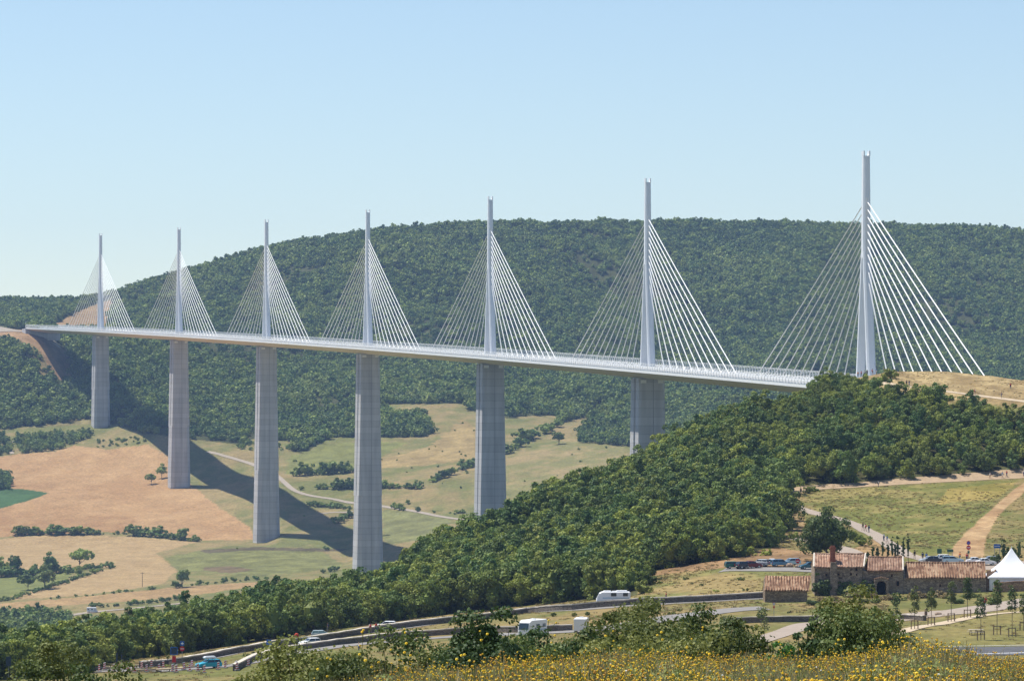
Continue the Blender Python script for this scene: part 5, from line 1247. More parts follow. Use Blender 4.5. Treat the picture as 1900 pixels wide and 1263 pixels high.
for k, px, py, hd, wh in (('e',1837,889,190,HP+'below the wood at the right'),('g',1860,887,10,HP+'below the wood near the photo edge'),('c',1868,885,200,HP+'in red below the wood'),('a',1630,904,170,HP+'at the wood edge'),('a',1467,922,270,HP+'in the bend under the trees'),('f',1486,917,250,HP+'in the tree shade'),
      ('d',1469,938,260,HP+'left of two on the bend'),('f',1476,939,260,HP+'right of two on the bend'),('b',1601,984,120,'left of three on the path behind the lone tree'),('e',1606,986,120,'middle of three on the path behind the lone tree'),('d',1612,988,120,'right of three on the path behind the lone tree'),('a',1640,1004,130,HP+'above the cypress row'),
      ('g',1646,1008,130,HP+'between the cypresses'),('b',1697,1037,90,'behind the roof, alone at the car park'),('d',1712,1040,80,'left of two at the car park'),('g',1719,1041,80,'right of two at the car park'),('c',1794,1042,260,'beside the striped sign pole'),('h',1781,1040,200,'at the foot of the dirt track'),
      ('a',1899,884,200,HP+'at the right photo edge')):
    person(k, px, py, 715, 1060, hd, wh)
for k, px, py, hd, wh in (('c',1236,1115,180,'behind the upper wall beside the meadow'),('a',666,1211,200,'alone on the lower road'),('e',687,1174,100,'left of two between the walls'),('c',698,1173,260,'between the walls, right of two'),('d',608,1172,170,'standing behind the silver hatchback')):
    person(k, px, py, 560, 800, hd, wh)

# ---------------------------------------------------------------- signs
M_POLE = mat('sign_pole', (.28,.29,.30), .5, metal=.5); M_SB = mat('sign_blue', (.02,.12,.42), .4); M_SR = mat('sign_red', (.55,.02,.03), .4); M_SW = mat('sign_white', (.82,.82,.82), .4); M_SD = mat('sign_dark', (.03,.05,.08), .5); M_SG = mat('sign_green', (.04,.12,.08), .5)
def disc(y, z, r, m, root, name, t=.03, n=20):
    mb = MB(); mb.loft([[(r*math.cos(2*math.pi*k/n), y-t, z+r*math.sin(2*math.pi*k/n)) for k in range(n)], [(r*math.cos(2*math.pi*k/n), y, z+r*math.sin(2*math.pi*k/n)) for k in range(n)]]); return mb.build(name, m, root)
def sign(px, py, y0, y1, H, label, items, name='road_sign', poles=1, cat='sign', w=1.0):
    p = gp(px, py, y0, y1); r = empty(name, p); tag(r, label, cat)
    for k in range(poles):
        x = 0 if poles == 1 else (-w/2*.7 + k*w*.7); MB().tube([(x,0,-.4),(x,0,H)], .045 if poles == 1 else .06, 8).build('pole', M_POLE, r)
    for it in items:
        kd, z = it[0], it[1]
        if kd == 'noentry':
            d = disc(-.07, z, it[2], M_SR, r, 'sign_disc'); MB().box(-it[2]*.68, -.112, z-it[2]*.15, it[2]*.68, -.102, z+it[2]*.15).build('white_bar', M_SW, d)
        elif kd == 'noparking':
            d = disc(-.07, z, it[2], M_SR, r, 'sign_disc'); d2 = disc(-.104, z, it[2]*.78, M_SB, d, 'blue_field', .006)
            mb = MB(); s_ = it[2]*.7; mb.add([(-s_*.78,-.116,z+s_*.62),(-s_*.62,-.116,z+s_*.78),(s_*.78,-.116,z-s_*.62),(s_*.62,-.116,z-s_*.78)], [(0,1,2,3)]); mb.build('red_bar', M_SR, d)
        elif kd == 'limit':
            d = disc(-.07, z, it[2], M_SR, r, 'sign_disc'); disc(-.104, z, it[2]*.76, M_SW, d, 'white_field', .006)
            mb = MB(); t_ = it[2]*.07; q = it[2]
            for x in (-.22*q, .22*q):   # two dark digits
                mb.box(x-.14*q, -.122, z+.22*q, x+.14*q, -.114, z+.30*q); mb.box(x-.14*q, -.122, z-.30*q, x+.14*q, -.114, z-.22*q); mb.box(x+.08*q, -.122, z-.2*q, x+.14*q, -.114, z+.2*q); mb.box(x-.14*q, -.122, z-(.2*q if x > 0 else -.02*q), x-.08*q, -.114, z+.2*q)
            mb.build('digits', M_BLACKP, d)
        elif kd == 'panel':
            _, z, w_, h_, m = it[:5]; b = MB().box(-w_/2, -.12, z-h_/2, w_/2, -.06, z+h_/2).build('sign_panel', m, r)
            if len(it) > 5 and it[5] == 'border':
                MB().box(-w_/2+.12, -.135, z-h_/2+.12, w_/2-.12, -.125, z+h_/2-.12).build('dark_field', M_SD, b)
            if len(it) > 5 and it[5] == 'arrow':
                mb = MB(); q = h_*.32; mb.add([(-q,-.13,z),(q*.4,-.13,z+q),(q*.4,-.13,z-q)], [(0,2,1)]); mb.box(q*.4,-.132,z-q*.35,q*1.1,-.126,z+q*.35); mb.build('white_symbol', M_SW, b)
            if len(it) > 5 and it[5] == 'rule':
                MB().box(-w_/2+.1, -.13, z-.04, w_/2-.1, -.124, z+.06).build('white_symbol', M_SW, b)
    return r
sign(323, 1249, 520, 700, 4.2, 'large blue framed dark information board on a pole beside the barriers', [('panel',3.6,1.15,1.25,M_SB,'border'),('panel',2.3,.6,1.0,M_SR)], 'information_board', cat='sign board')
sign(338, 1232, 540, 760, 4.0, 'blue sign with white arrow over a red round sign left of the roads', [('panel',3.6,.75,.75,M_SB,'arrow'),('noentry',2.7,.42)])
sign(499, 1216, 560, 760, 2.7, 'blue square sign above a round speed sign beside the lower road', [('panel',2.3,.85,.85,M_SB,'arrow'),('limit',1.25,.42)])
sign(217, 1245, 560, 700, 3.1, 'tall dark narrow post sign left of the barriers', [('panel',2.3,.3,1.6,M_SD)])
sign(226, 1241, 560, 700, 2.5, 'dark slender post sign behind the tall dark narrow one', [('panel',1.9,.2,1.1,M_SD)])
sign(16, 1262, 560, 700, 3.9, 'dark board on a post at the left photo edge', [('panel',3.1,.8,1.5,M_SD)])
sign(144, 1226, 560, 720, 2.3, 'small blue sign among the bushes at the lower left', [('panel',2.1,.5,.35,M_SB)])
sign(1480, 1054, 700, 830, 1.9, 'red no entry sign beside the boulders and the parked cars', [('noentry',1.5,.42)])
sign(1436, 1144, 540, 740, 2.6, 'small round white sign on a thin post below the barn', [('limit',2.25,.28),('panel',1.7,.3,.35,M_SR)])
sign(1797, 1042, 700, 830, 4.4, 'two round red signs one above the other at the foot of the dirt track', [('noparking',3.9,.42),('noentry',2.95,.45),('panel',2.0,.45,.5,M_SG)])
sign(1743, 1040, 700, 830, 2.6, 'dark green square board on a post behind the barn roof', [('panel',2.0,.95,1.0,M_SG)])
sign(1763, 1040, 700, 830, 2.5, 'wide dark notice board behind the blue grey estate car', [('panel',2.1,1.3,.5,M_SG)], poles=2, w=1.2)
sign(1850, 1036, 700, 860, 3.0, 'blue rectangular sign on two posts near the tent', [('panel',2.6,1.4,.85,M_SB,'rule')], poles=2, w=1.4)
sign(1827, 1142, 540, 740, 3.0, 'red no entry sign over a white plate in front of the farmhouse', [('noentry',2.6,.42),('panel',1.95,.55,.35,M_SW)])

# ---------------------------------------------------------------- striped barrier boards
M_CONB = mat('barrier_base', (.30,.29,.27), .9)
def barrier():
    r = empty('barrier_post', link=True)
    MB().box(-.28,-.2,0,.28,.2,.14).build('base', M_CONB, r); mb = MB(); mb.mi = 0
    for k in range(6):
        z0 = .14+k*.155; mb.mi = k % 2; mb.add([(-.15,-.03,z0),(.15,-.03,z0+.10),(.15,-.03,z0+.255),(-.15,-.03,z0+.155),(-.15,.03,z0),(.15,.03,z0+.10),(.15,.03,z0+.255),(-.15,.03,z0+.155)], [(0,1,2,3),(7,6,5,4),(0,4,5,1),(1,5,6,2),(2,6,7,3),(3,7,4,0)])
    mb.build('striped_board', [M_SR, M_SW], r); return r
b0 = None
for k, (px, py) in enumerate(((184,1246),(194,1243),(211,1246),(237,1243),(250,1248),(263,1241),(272,1247),(281,1238),(295,1246),(303,1240),(320,1247),(327,1248),(341,1243),(352,1246),(356,1239),(367,1246),(379,1249),(405,1243),(418,1240),(438,1241),(461,1236),(440,1244))):
    if b0 is None: b0 = barrier(); o = b0
    else:
        o = b0.copy(); COL.objects.link(o)
        for ch in b0.children: d = ch.copy(); COL.objects.link(d); d.parent = o
    p = gp(px, py, 540, 760); o.location = (p.x, p.y, p.z+.12); o.rotation_euler = (0, 0, random.uniform(-.7, .7)); o.scale = (1.25, 1.25, 1.1)
    tag(o, 'red and white striped barrier board lining the road works at the lower left', 'barrier', 'striped barrier boards at the road works')
for pts, lab in (([(177,1243),(215,1241),(250,1239),(280,1236)], 'upper tan timber rail along the striped barriers'), ([(240,1248),(290,1246),(340,1243),(374,1239)], 'lower tan timber rail along the striped barriers')):
    P = trace(pts, 540, 740); r = empty('timber_rail', P[0]); tag(r, lab, 'barrier rail'); o0 = P[0]
    mb = MB(); mb.tube([tuple(p-o0+Vector((0,0,.42))) for p in P], .16, 8); mb.build('rail', M_SANDY, r)
    for p in resample(P, 4.0): MB().tube([tuple(p-o0+Vector((0,0,-.3))), tuple(p-o0+Vector((0,0,.4)))], .09, 6).build('post', M_WOOD, r)

# ---------------------------------------------------------------- boulders, bin, picnic table
M_ROCK = mat('boulder', (.30,.22,.16), .95, var=.3, scale=2.5, bump=.5)
def boulder(px, py, y0, y1, w, h, label, m=M_ROCK, seed=1):
    p = gp(px, py, y0, y1); g = np.random.default_rng(seed); nu, nv = 12, 7; V = []; Fc = []
    for j in range(nv+1):
        for i in range(nu):
            a = 2*math.pi*i/nu; th = math.pi*j/nv; k = 1 + .22*(g.random()-.5); V.append((w/2*k*math.sin(th)*math.cos(a), w/2.4*k*math.sin(th)*math.sin(a), h*.4 - h*.6*k*math.cos(th)))
    for j in range(nv):
        for i in range(nu): Fc.append((j*nu+i, j*nu+(i+1) % nu, (j+1)*nu+(i+1) % nu, (j+1)*nu+i))
    o = mesh_np('boulder', V, Fc, m); o.location = p; tag(o, label, 'boulder')
boulder(1465, 1052, 700, 830, 1.6, .9, 'rounded tan boulder beside the light blue hatchback', seed=1); boulder(1481, 1053, 700, 830, 1.3, .75, 'small brown boulder below the no entry sign', seed=2)
boulder(1741, 1140, 560, 740, 1.2, .45, 'flat brown stone on the access road between young trees', seed=3); boulder(1826, 1139, 560, 740, .9, .5, 'brown stone beside the no entry sign in front of the farmhouse', seed=4)
boulder(1475, 1152, 560, 740, .7, .65, 'dark red stone standing against the low wall', mat('red_rock', (.22,.05,.03), .9, var=.3, scale=3), 5); boulder(550, 1181, 600, 800, .9, .75, 'orange red bundle lying on the grass behind the upper wall', mat('red_bundle', (.6,.08,.04), .8), 6)
bn = empty('litter_bin', gp(1718, 1142, 560, 740)); tag(bn, 'dark wooden litter bin beside the short dark wall', 'bin')
MB().lathe([(.24,0),(.26,.8),(.24,.82)], 12).build('barrel', M_WOOD, bn); MB().loft([[(-.3,-.3,.95),(.3,-.3,.95),(.3,.3,.95),(-.3,.3,.95)],[(-.05,-.3,1.25),(.05,-.3,1.25),(.05,.3,1.25),(-.05,.3,1.25)]]).build('lid', M_WOOD, bn)
pt = empty('picnic_table', gp(1811, 1177, 480, 680)); tag(pt, 'wooden picnic table with benches on the lawn beside a staked tree', 'picnic table'); pt.rotation_euler = (0, 0, .15)
MB().box(-1.2,-.42,.76,1.2,.42,.84).build('table_top', M_COPE, pt); MB().box(-1.2,-.95,.42,1.2,-.65,.48).build('bench', M_COPE, pt); MB().box(-1.2,.65,.42,1.2,.95,.48).build('bench', M_COPE, pt)
for x in (-.85, 0, .85):
    for y in (-.35, .35): MB().tube([(x,y*2.1,-.1),(x,y*.7,.75)], .05, 6).build('leg', M_WOOD, pt)
    MB().box(x-.03,-.9,.36,x+.03,.9,.42).build('crossbar', M_WOOD, pt)

# ---------------------------------------------------------------- young staked trees, cypress row, lone tree
def young_tree(px, py, top, label, seed, lean=0.0, group=None, stakes=4, dense=1.0, y0=480, y1=760, m=None, dark=False):
    p = gp(px, py, y0, y1); H = (py-top)*p.y/F; t = empty('young_tree', p); tag(t, label, 'young tree', group)
    g = random.Random(seed); mb = MB(); mb.tube([(0,0,-.3),(lean*.4,0,H*.45),(lean,0,H*.95)], [.06,.045,.02], 6)
    for k in range(7):
        a = g.uniform(0, 6.28); z = H*(.42+.07*k); mb.tube([(lean*z/H,0,z),(lean*z/H+math.cos(a)*.4,math.sin(a)*.4,z+.5)], [.02,.008], 4)
    mb.build('trunk', M_BARK, t)
    crown_obj('crown', m or M_LEAF_BUSH, True, t, rx=.52, rz=H*.37, zc=H*.63, nclump=34, nleaf=int(1100*dense), leaf=.18, seed=seed, core=0, jag=.3, clump=.75)
    if stakes:
        s = MB(); r_ = .55
        for sx, sy in ((-1,-1),(1,-1),(1,1),(-1,1))[:stakes]: s.tube([(sx*r_,sy*r_*.7,-.3),(sx*r_*.95,sy*r_*.7,1.45)], .045, 6)
        s.box(-r_,-r_*.7-.03,1.3,r_,-r_*.7+.03,1.38); s.box(-r_,r_*.7-.03,1.3,r_,r_*.7+.03,1.38); s.build('stakes', M_WOOD, t)
YT = [(1663,1174,1098,'young tree with two separate tufts at the left end of the staked row',1),(1697,1167,1090,'bushy young tree second from the left in the staked row',2),(1728,1160,1089,'full green young tree beside the litter bin',3),(1765,1153,1074,'slender young tree before the middle of the long barn',4),(1795,1146,1071,'young tree with bare lower trunk before the right part of the barn',5),
      (1820,1187,1095,'nearest young tree standing beside the picnic table',6),(1850,1177,1067,'tallest dark young tree below the tent',7),(1878,1181,1087,'thin young tree with a square stake frame on the lawn',8),(1899,1169,1099,'young tree at the right photo edge',9)]
for px, py, top, lab, sd_ in YT: young_tree(px, py, top, lab, 600+sd_, dense=1.0 if sd_ in (2,3,5,7) else .7, m=M_LEAF_DARK if sd_ in (1,6,7,8) else None)
young_tree(1418, 1206, 1126, 'very thin young tree with bare twigs in front of the barn', 620, dense=.25, y0=450, y1=620)
young_tree(1412, 1158, 1128, 'short dark sapling left of the thin young tree', 621, dense=.3, stakes=0, y0=540, y1=720, m=M_LEAF_DARK)
for k, (px, top, base) in enumerate(((1611,1024,1040),(1619,1012,1040),(1629,1012,1040),(1638,1002,1040),(1648,1000,1040),(1655,990,1042),(1661,1004,1042),(1666,992,1042),(1676,990,1042),(1685,990,1042),(1852,1022,1046),(1862,1000,1046),(1871,1012,1048),(1881,1008,1050),(1891,995,1046),(1842,1030,1048))):
    left = px < 1700; pp = gp(px, base, 715, 830); H = (base-top)*pp.y/F
    t = empty('slender_tree', pp); tag(t, 'slender dark tree in the cluster behind the middle wing roof' if left else 'slender dark tree in the cluster behind the tent', 'tree', 'slender trees behind the middle wing' if left else 'slender trees behind the tent')
    MB().tube([(0,0,-.3),(0,0,H*.9)], [.07,.02], 6).build('trunk', M_BARK, t)
    crown_obj('crown', M_LEAF_DARK, True, t, rx=.36 if left else .6, rz=H*.45, zc=H*.53, nclump=14, nleaf=420, leaf=.2, seed=650+k, core=.6, jag=.2, clump=.4, low=-.95)
p = gp(1534, 1040, 720, 860); lt = make_tree('lone_tree', 'lone spreading green tree directly behind the farmhouse chimney', 'tree', None, M_LEAF_BUSH, 700, rx=4.4, rz=4.1, zc=5.0, nclump=60, nleaf=8500, leaf=.40, th=3.4, tr=.28, jag=.35, core=.5, clump=.32, low=-.8); lt.location = p
# bushes at the wood edge, scrub on the near slopes
bush_p = [make_shrub('shrub', M_LEAF, 720+k, rx=1.7, rz=1.3, zc=1.1, nleaf=700, leaf=.34) for k in range(3)]
for px, py, h, lab in ((1375,1032,18,'yellow green bush at the wood edge above the parked cars'),(1390,1030,16,'low bush beside the yellow green one at the wood edge'),(1422,1030,12,'dark small bush above the white saloon'),(1200,1085,26,'bush at the lower right corner of the wood'),(1192,1100,22,'dark bush where the wood meets the upper wall'),
      (1500,915,12,'low bush in the bend of the hill path'),(1512,912,10,'second low bush in the bend of the hill path'),(1560,996,16,'bush on the slope left of the lone tree path'),(1600,1012,18,'bush right of the lone tree'),(1585,1000,14,'small bush behind the lone tree'),(1470,1000,14,'small bush beside the wood on the lower path'),(1840,1122,14,'dry bush below the terrace wall'),
      (1652,702,16,'pointed dark bush on the ridge before the path'),(1637,708,14,'dark bush on the ridge slope'),(1748,738,8,'low ridge bush beside the path'),(1762,742,9,'small ridge bush below the path'),(1810,748,9,'low bush under the ridge path'),(1826,750,10,'rounded bush under the ridge path at the right')):
    shrub_at(px, py, h, 600, 1180, lab, None, 1.15, bush_p, 2.4)

M_DRYLEAF = leaf_mat('leaf_dry', (.20,.15,.07), (.36,.28,.13), trans=.2, spread=.2)
dry_p = [make_shrub('shrub', [M_DRYLEAF, M_LEAF_BUSH][k % 2], 740+k, rx=1.5, rz=1.0, zc=.8, nleaf=600, leaf=.22) for k in range(4)]
for x, y, h in scrub_front: shrub_at(x, y, h, 560, 698, 'dry brownish shrub in the rough strip in front of the farmhouse', 'dry shrubs in front of the farmhouse', 1.3, dry_p, 1.8)
# ---------------------------------------------------------------- grass and weeds of the near slopes
def tuft(name, m, seed, n=26, h=.45, w=.05, r=.25):
    g = np.random.default_rng(seed); V = []; Fc = []
    for k in range(n):
        a = g.random()*6.28; rr = r*g.random()**.5; x, y = rr*math.cos(a), rr*math.sin(a); b = g.random()*6.28; hh = h*(.5+.6*g.random()); lx, ly = (g.random(2)-.5)*h*.7; dx, dy = math.cos(b)*w/2, math.sin(b)*w/2
        i = len(V); V += [(x-dx,y-dy,-.03),(x+dx,y+dy,-.03),(x+dx*.7+lx*.4,y+dy*.7+ly*.4,hh*.6),(x-dx*.7+lx*.4,y-dy*.7+ly*.4,hh*.6),(x+lx,y+ly,hh)]
        Fc += [(i,i+1,i+2,i+3),(i+3,i+2,i+4)]
    return mesh_np(name, V, Fc, m, link=False)
G_DRY = leaf_mat('grass_dry', (.30,.21,.09), (.50,.39,.20), trans=.2, spread=.25); G_GRN = leaf_mat('grass_green', (.19,.20,.065), (.34,.31,.12), trans=.2, spread=.25); G_OLV = leaf_mat('grass_olive', (.20,.17,.075), (.33,.26,.12), trans=.2, spread=.25)
mt = [tuft('tuft', G_DRY, 1, 30, .34, .10, .6), tuft('tuft', G_GRN, 2, 30, .28, .12, .6), tuft('tuft', G_DRY, 3, 30, .4, .09, .55), tuft('tuft', G_DRY, 4, 24, .3, .12, .6), tuft('tuft', G_OLV, 5, 24, .35, .10, .5)]
def near_grass():
    g = np.random.default_rng(55); n = 62000
    Y = 545 + (1172-545)*g.random(n)**.85; u = -60 + 2040*g.random(n); X = (u-CX)*Y/F; z = ground(X, Y); uu, v = proj(X, Y, z)
    d = fbm(X/14, Y/22, 61, 3); m = (Y < CREST[0](u)) & ~inpoly(u, v, NEARWOOD) & ~inpoly(u, v, DIRT) & (g.random(n) < np.clip((d-.36)*4, .06, 1))
    lawn = inpoly(u, v, LAWN) | ((v > 1150) & (u > 400)); m &= ~(lawn & (g.random(n) < .8))
    for pts, wpx in ((RD1, 3.8), (RD2, 4.6)):
        P = np.array([(p.x, p.y) for p in resample(pts, 6)])
        for i0 in range(0, len(P), 50):
            dd = ((X[:, None]-P[None, i0:i0+50, 0])**2 + (Y[:, None]-P[None, i0:i0+50, 1])**2).min(1); m &= dd > wpx**2
    for poly in ((1400,1190,1560,1150),): pass
    zx = (u > 1650) & (v > 1108) & (v < 1152) & (v < 1150-(u-1650)*.1); m &= ~zx
    hp = np.array([(p.x, p.y) for p in resample(trace([(1960,874),(1900,881),(1830,886),(1750,891),(1680,897),(1600,903),(1530,907),(1490,908),(1468,913),(1457,922),(1466,935),(1484,944),(1512,952),(1546,960),(1580,970),(1604,982),(1630,996),(1650,1010),(1675,1028),(1720,1040)], 770, 1060), 4)])
    m &= ((X[:, None]-hp[None, :, 0])**2 + (Y[:, None]-hp[None, :, 1])**2).min(1) > 7
    m &= ~((u > 1335) & (v > 1040) & (v < 1062) & (Y < 830)) & ~((u > 1505) & (u < 1850) & (np.abs(Y-704) < 6)) & ~((Y > 676) & (Y < 694) & (u > 1412) & (u < 1512))
    m &= ~((u > 1600) & (Y > 1045) & (np.abs(v-(712+(u-1640)*.127)) < 2.2)) & ~((u > 1400) & (u < 1645) & (v > 1150) & (v < 1192) & (np.abs(v-(1190-(u-1400)*.27)) < 12))
    m &= ~((u > 1640) & (v > 1196))
    X, Y, z, v, u = X[m], Y[m], z[m], v[m], u[m]
    scatter('grass', mt, np.stack([X, Y, z], 1), .35 + .5*g.random(len(X)), 'dry and green grass tufts covering the near slopes'); print('tufts', len(X))
near_grass()
def weeds():
    g = np.random.default_rng(56); ws = []
    for k in range(4): ws.append(crown_obj('weed', [M_LEAF_BUSH, M_LEAF_YEL, M_LEAF_WARM, M_LEAF_BUSH][k], rx=.6, rz=.22, zc=.12, nclump=7, nleaf=70, leaf=.2, seed=800+k, core=0))
    n = 500; Y = 560 + 480*g.random(n); u = -20 + 1940*g.random(n); X = (u-CX)*Y/F; z = ground(X, Y); uu, v = proj(X, Y, z); d = fbm(X/25, Y/40, 67, 3)
    m = ~inpoly(u, v, NEARWOOD) & ~inpoly(u, v, DIRT) & (Y < CREST[0](u)) & (g.random(n) < np.clip((d-.42)*5, 0, .9)) & ~inpoly(u, v, LAWN) & ~(inpoly(u, v, SLOPEG) & (g.random(n) < .8))
    P = np.array([(p.x, p.y) for p in resample(RD1, 6) + resample(RD2, 6)])
    for i0 in range(0, len(P), 60): m &= ((X[:, None]-P[None, i0:i0+60, 0])**2 + (Y[:, None]-P[None, i0:i0+60, 1])**2).min(1) > 25
    m &= ~((u > 1335) & (v > 1040) & (v < 1062)) & ~((u > 1505) & (u < 1850) & (np.abs(Y-704) < 6)) & ~((u > 1640) & (v > 1108)) & ~((v > 1150) & (u > 1390) & (u < 1660))
    hpx = inpoly(u, v, [(1440,905),(1500,900),(1900,872),(1900,892),(1500,915),(1480,930),(1600,970),(1700,1035),(1640,1035),(1440,950)]); m &= ~hpx
    scatter('weeds', ws, np.stack([X[m], Y[m], z[m]], 1), .5 + .9*g.random(m.sum()), 'low leafy weeds scattered over the near slopes')
weeds()

# ---------------------------------------------------------------- flower meadow in the foreground
M_STEMD = leaf_mat('stem_dry', (.30,.25,.12), (.52,.44,.25), trans=.3, spread=.3); M_STEMG = leaf_mat('stem_green', (.14,.19,.05), (.30,.32,.11), trans=.35, spread=.25)
M_PETAL = leaf_mat('petal_yellow', (.74,.48,.02), (.90,.66,.05), trans=.3, rough=.5, spread=.12); M_PETALO = leaf_mat('petal_orange', (.50,.26,.03), (.62,.38,.05), trans=.3, spread=.15); M_PETALW = leaf_mat('petal_white', (.55,.50,.42), (.75,.72,.65), trans=.2, spread=.1)
def flower_plant(seed, ns=7, h=.62, petal=None, stem=None, fl=.95, fr=.0135, leafy=75, leafc=None):
    g = np.random.default_rng(seed); mb = MB()
    for k in range(ns):
        a = g.random()*6.28; r = .17*g.random(); x, y = r*math.cos(a), r*math.sin(a); H = h*(.55+.55*g.random()); lx, ly = (g.random(2)-.5)*.55
        mb.mi = 0; p0 = Vector((x,y,-.05)); p1 = Vector((x+lx*.4,y+ly*.4,H*.55)); p2 = Vector((x+lx,y+ly,H)); w = .0045
        for q0, q1 in ((p0,p1),(p1,p2)): mb.add([(q0.x-w,q0.y,q0.z),(q0.x+w,q0.y,q0.z),(q1.x+w*.7,q1.y,q1.z),(q1.x-w*.7,q1.y,q1.z)], [(0,1,2,3)]); mb.add([(q0.x,q0.y-w,q0.z),(q0.x,q0.y+w,q0.z),(q1.x,q1.y+w*.7,q1.z),(q1.x,q1.y-w*.7,q1.z)], [(0,1,2,3)])
        heads = [p2]
        for j in range(1):
            b = g.random()*6.28; q = p1.lerp(p2, .4+.3*j) + Vector((math.cos(b)*.09, math.sin(b)*.09, .10)); s = p1.lerp(p2, .3+.3*j); mb.add([(s.x-w*.6,s.y,s.z),(s.x+w*.6,s.y,s.z),(q.x+w*.4,q.y,q.z),(q.x-w*.4,q.y,q.z)], [(0,1,2,3)]); heads.append(q)
        mb.mi = 1
        for q in heads:
            if g.random() > fl: continue
            rr = fr*(.7+.6*g.random()); tx, ty = (g.random(2)-.5)*.9; n = 8
            ring = [(q.x+rr*math.cos(2*math.pi*i/n), q.y+rr*math.sin(2*math.pi*i/n), q.z + rr*(tx*math.cos(2*math.pi*i/n)+ty*math.sin(2*math.pi*i/n)) + (.006 if i % 2 else 0)) for i in range(n)]
            mb.add(ring + [(q.x,q.y,q.z+.014),(q.x,q.y,q.z-.010)], [(i,(i+1) % n,n) for i in range(n)] + [((i+1) % n,i,n+1) for i in range(n)])
    mb.mi = 2
    for k in range(leafy):
        a = g.random()*6.28; r = .2*g.random(); z = h*.75*g.random(); x, y = r*math.cos(a), r*math.sin(a); b = g.random()*6.28; L_ = .06+.09*g.random(); w = .013; dx, dy = math.cos(b), math.sin(b)
        mb.add([(x-dy*w,y+dx*w,z),(x+dx*L_*.6-dy*w*1.3,y+dy*L_*.6+dx*w*1.3,z+.03),(x+dx*L_,y+dy*L_,z+.01),(x+dx*L_*.6+dy*w*1.3,y+dy*L_*.6-dx*w*1.3,z+.025),(x+dy*w,y-dx*w,z)], [(0,1,2,3,4)])
    return mb.build('flower', [stem or M_STEMD, petal or M_PETAL, leafc or M_STEMG], link=False)
fp = [flower_plant(1, stem=M_STEMG), flower_plant(2, 8, .7, stem=M_STEMG), flower_plant(3, 6, .55, stem=M_STEMG), flower_plant(4, 9, .62, petal=M_PETALO), flower_plant(5, 9, .6, fl=.15, stem=M_STEMG), flower_plant(6, 10, .7, fl=.08, petal=M_PETALO), flower_plant(7, 6, .5, petal=M_PETALW, fl=.2, fr=.014), flower_plant(8, 8, .66, stem=M_STEMG)]
def meadow():
    g = np.random.default_rng(57); n = 29000; Y = 24 + 40*g.random(n)**.8; u = -100 + 3200*g.random(n); X = (u-CX)*Y/F; z = ground(X, Y)
    dens = np.interp(u, [0,440,520,620,760,1900], [.0,.0,.04,.25,.8,1.0]); hp = fbm(X/1.6, Y/4.0, 71, 3); m = g.random(n) < dens
    sc = np.clip(.42 + .42*g.random(n) + (hp-.5)*.9, .28, 1.15) * np.interp(u, [500,900], [.8,1.0])
    yel = fbm(X/1.3+9, Y/3.0, 73, 3); pk = np.where(g.random(n) < np.clip((yel-.38)*3.2, .12, .85), g.choice([0,1,2,7,3], n), g.choice([3,4,5,5,4,6], n))
    for grp, lab in (((0,1,2,3,7), 'yellow blossoming wild flowers filling the foreground meadow'), ((4,5,6), 'dry brown stalks between the yellow flowers')):
        mm = m & np.isin(pk, grp); scatter('wild_flowers' if 0 in grp else 'dry_grass', [fp[i] for i in grp], np.stack([X[mm], Y[mm], z[mm]], 1), sc[mm], lab)
    n = 24000; Y = 22 + 44*g.random(n); u = -100 + 3200*g.random(n); X = (u-CX)*Y/F; dens = np.interp(u, [0,400,560,760,1900], [.1,.1,.3,.9,1.0]); m = g.random(n) < dens
    tf = [tuft('tuft', G_DRY, 11, 30, .36, .009, .2), tuft('tuft', M_STEMD, 12, 34, .42, .010, .2), tuft('tuft', G_OLV, 13, 30, .4, .009, .2), tuft('tuft', M_STEMG, 14, 34, .36, .014, .2)]
    scatter('meadow_grass', tf, np.stack([X, Y, ground(X, Y)], 1)[m], .6 + .7*g.random(m.sum()), 'dry grass between the foreground flowers')
meadow()
# single tall flower stems rising in front of the road
for k, (px, top, Y) in enumerate(((665,1168,58),(688,1228,50),(735,1166,60),(760,1215,56),(905,1170,58),(1010,1150,62),(1216,1172,60),(1150,1170,60),(1288,1163,60),(1450,1190,60),(1640,1190,58),(1310,1210,55),(850,1215,55),(600,1220,52),(1560,1185,60),(1700,1180,60),(1740,1186,60),(1790,1195,58))):
    X = (px-CX)*Y/F; z = gh(X, Y); H = (HY-top)*Y/F - z; g = random.Random(k); st = empty('flower_stalk', (X, Y, z)); tag(st, 'tall thin flower stalk with yellow blossoms rising above the foreground meadow', 'wild flower', 'tall flower stalks above the meadow')
    mb = MB(); P = [Vector((0,0,-.05)), Vector((g.uniform(-.05,.05),0,H*.5)), Vector((g.uniform(-.15,.15),0,H))]; mb.tube([tuple(q) for q in P], [.007,.006,.004], 5)
    hs = [P[2]]
    for j in range(3):
        s = P[1].lerp(P[2], .2+.25*j); q = s + Vector((g.uniform(-.16,.16), g.uniform(-.1,.1), g.uniform(.06,.16))); mb.tube([tuple(s), tuple(q)], .003, 4); hs.append(q)
    mb.build('stem', M_STEMG, st)
    for q in hs:
        n = 8; rr = g.uniform(.015,.024); f = MB(); tx = g.uniform(-.7,.1); f.add([(q.x+rr*math.cos(2*math.pi*i/n), q.y+rr*math.sin(2*math.pi*i/n), q.z+rr*.8*math.sin(2*math.pi*i/n)) for i in range(n)] + [(q.x,q.y-.01,q.z+.012),(q.x,q.y+.01,q.z-.012)], [(i,(i+1) % n,n) for i in range(n)] + [((i+1) % n,i,n+1) for i in range(n)]); f.build('blossom', M_PETAL, st)

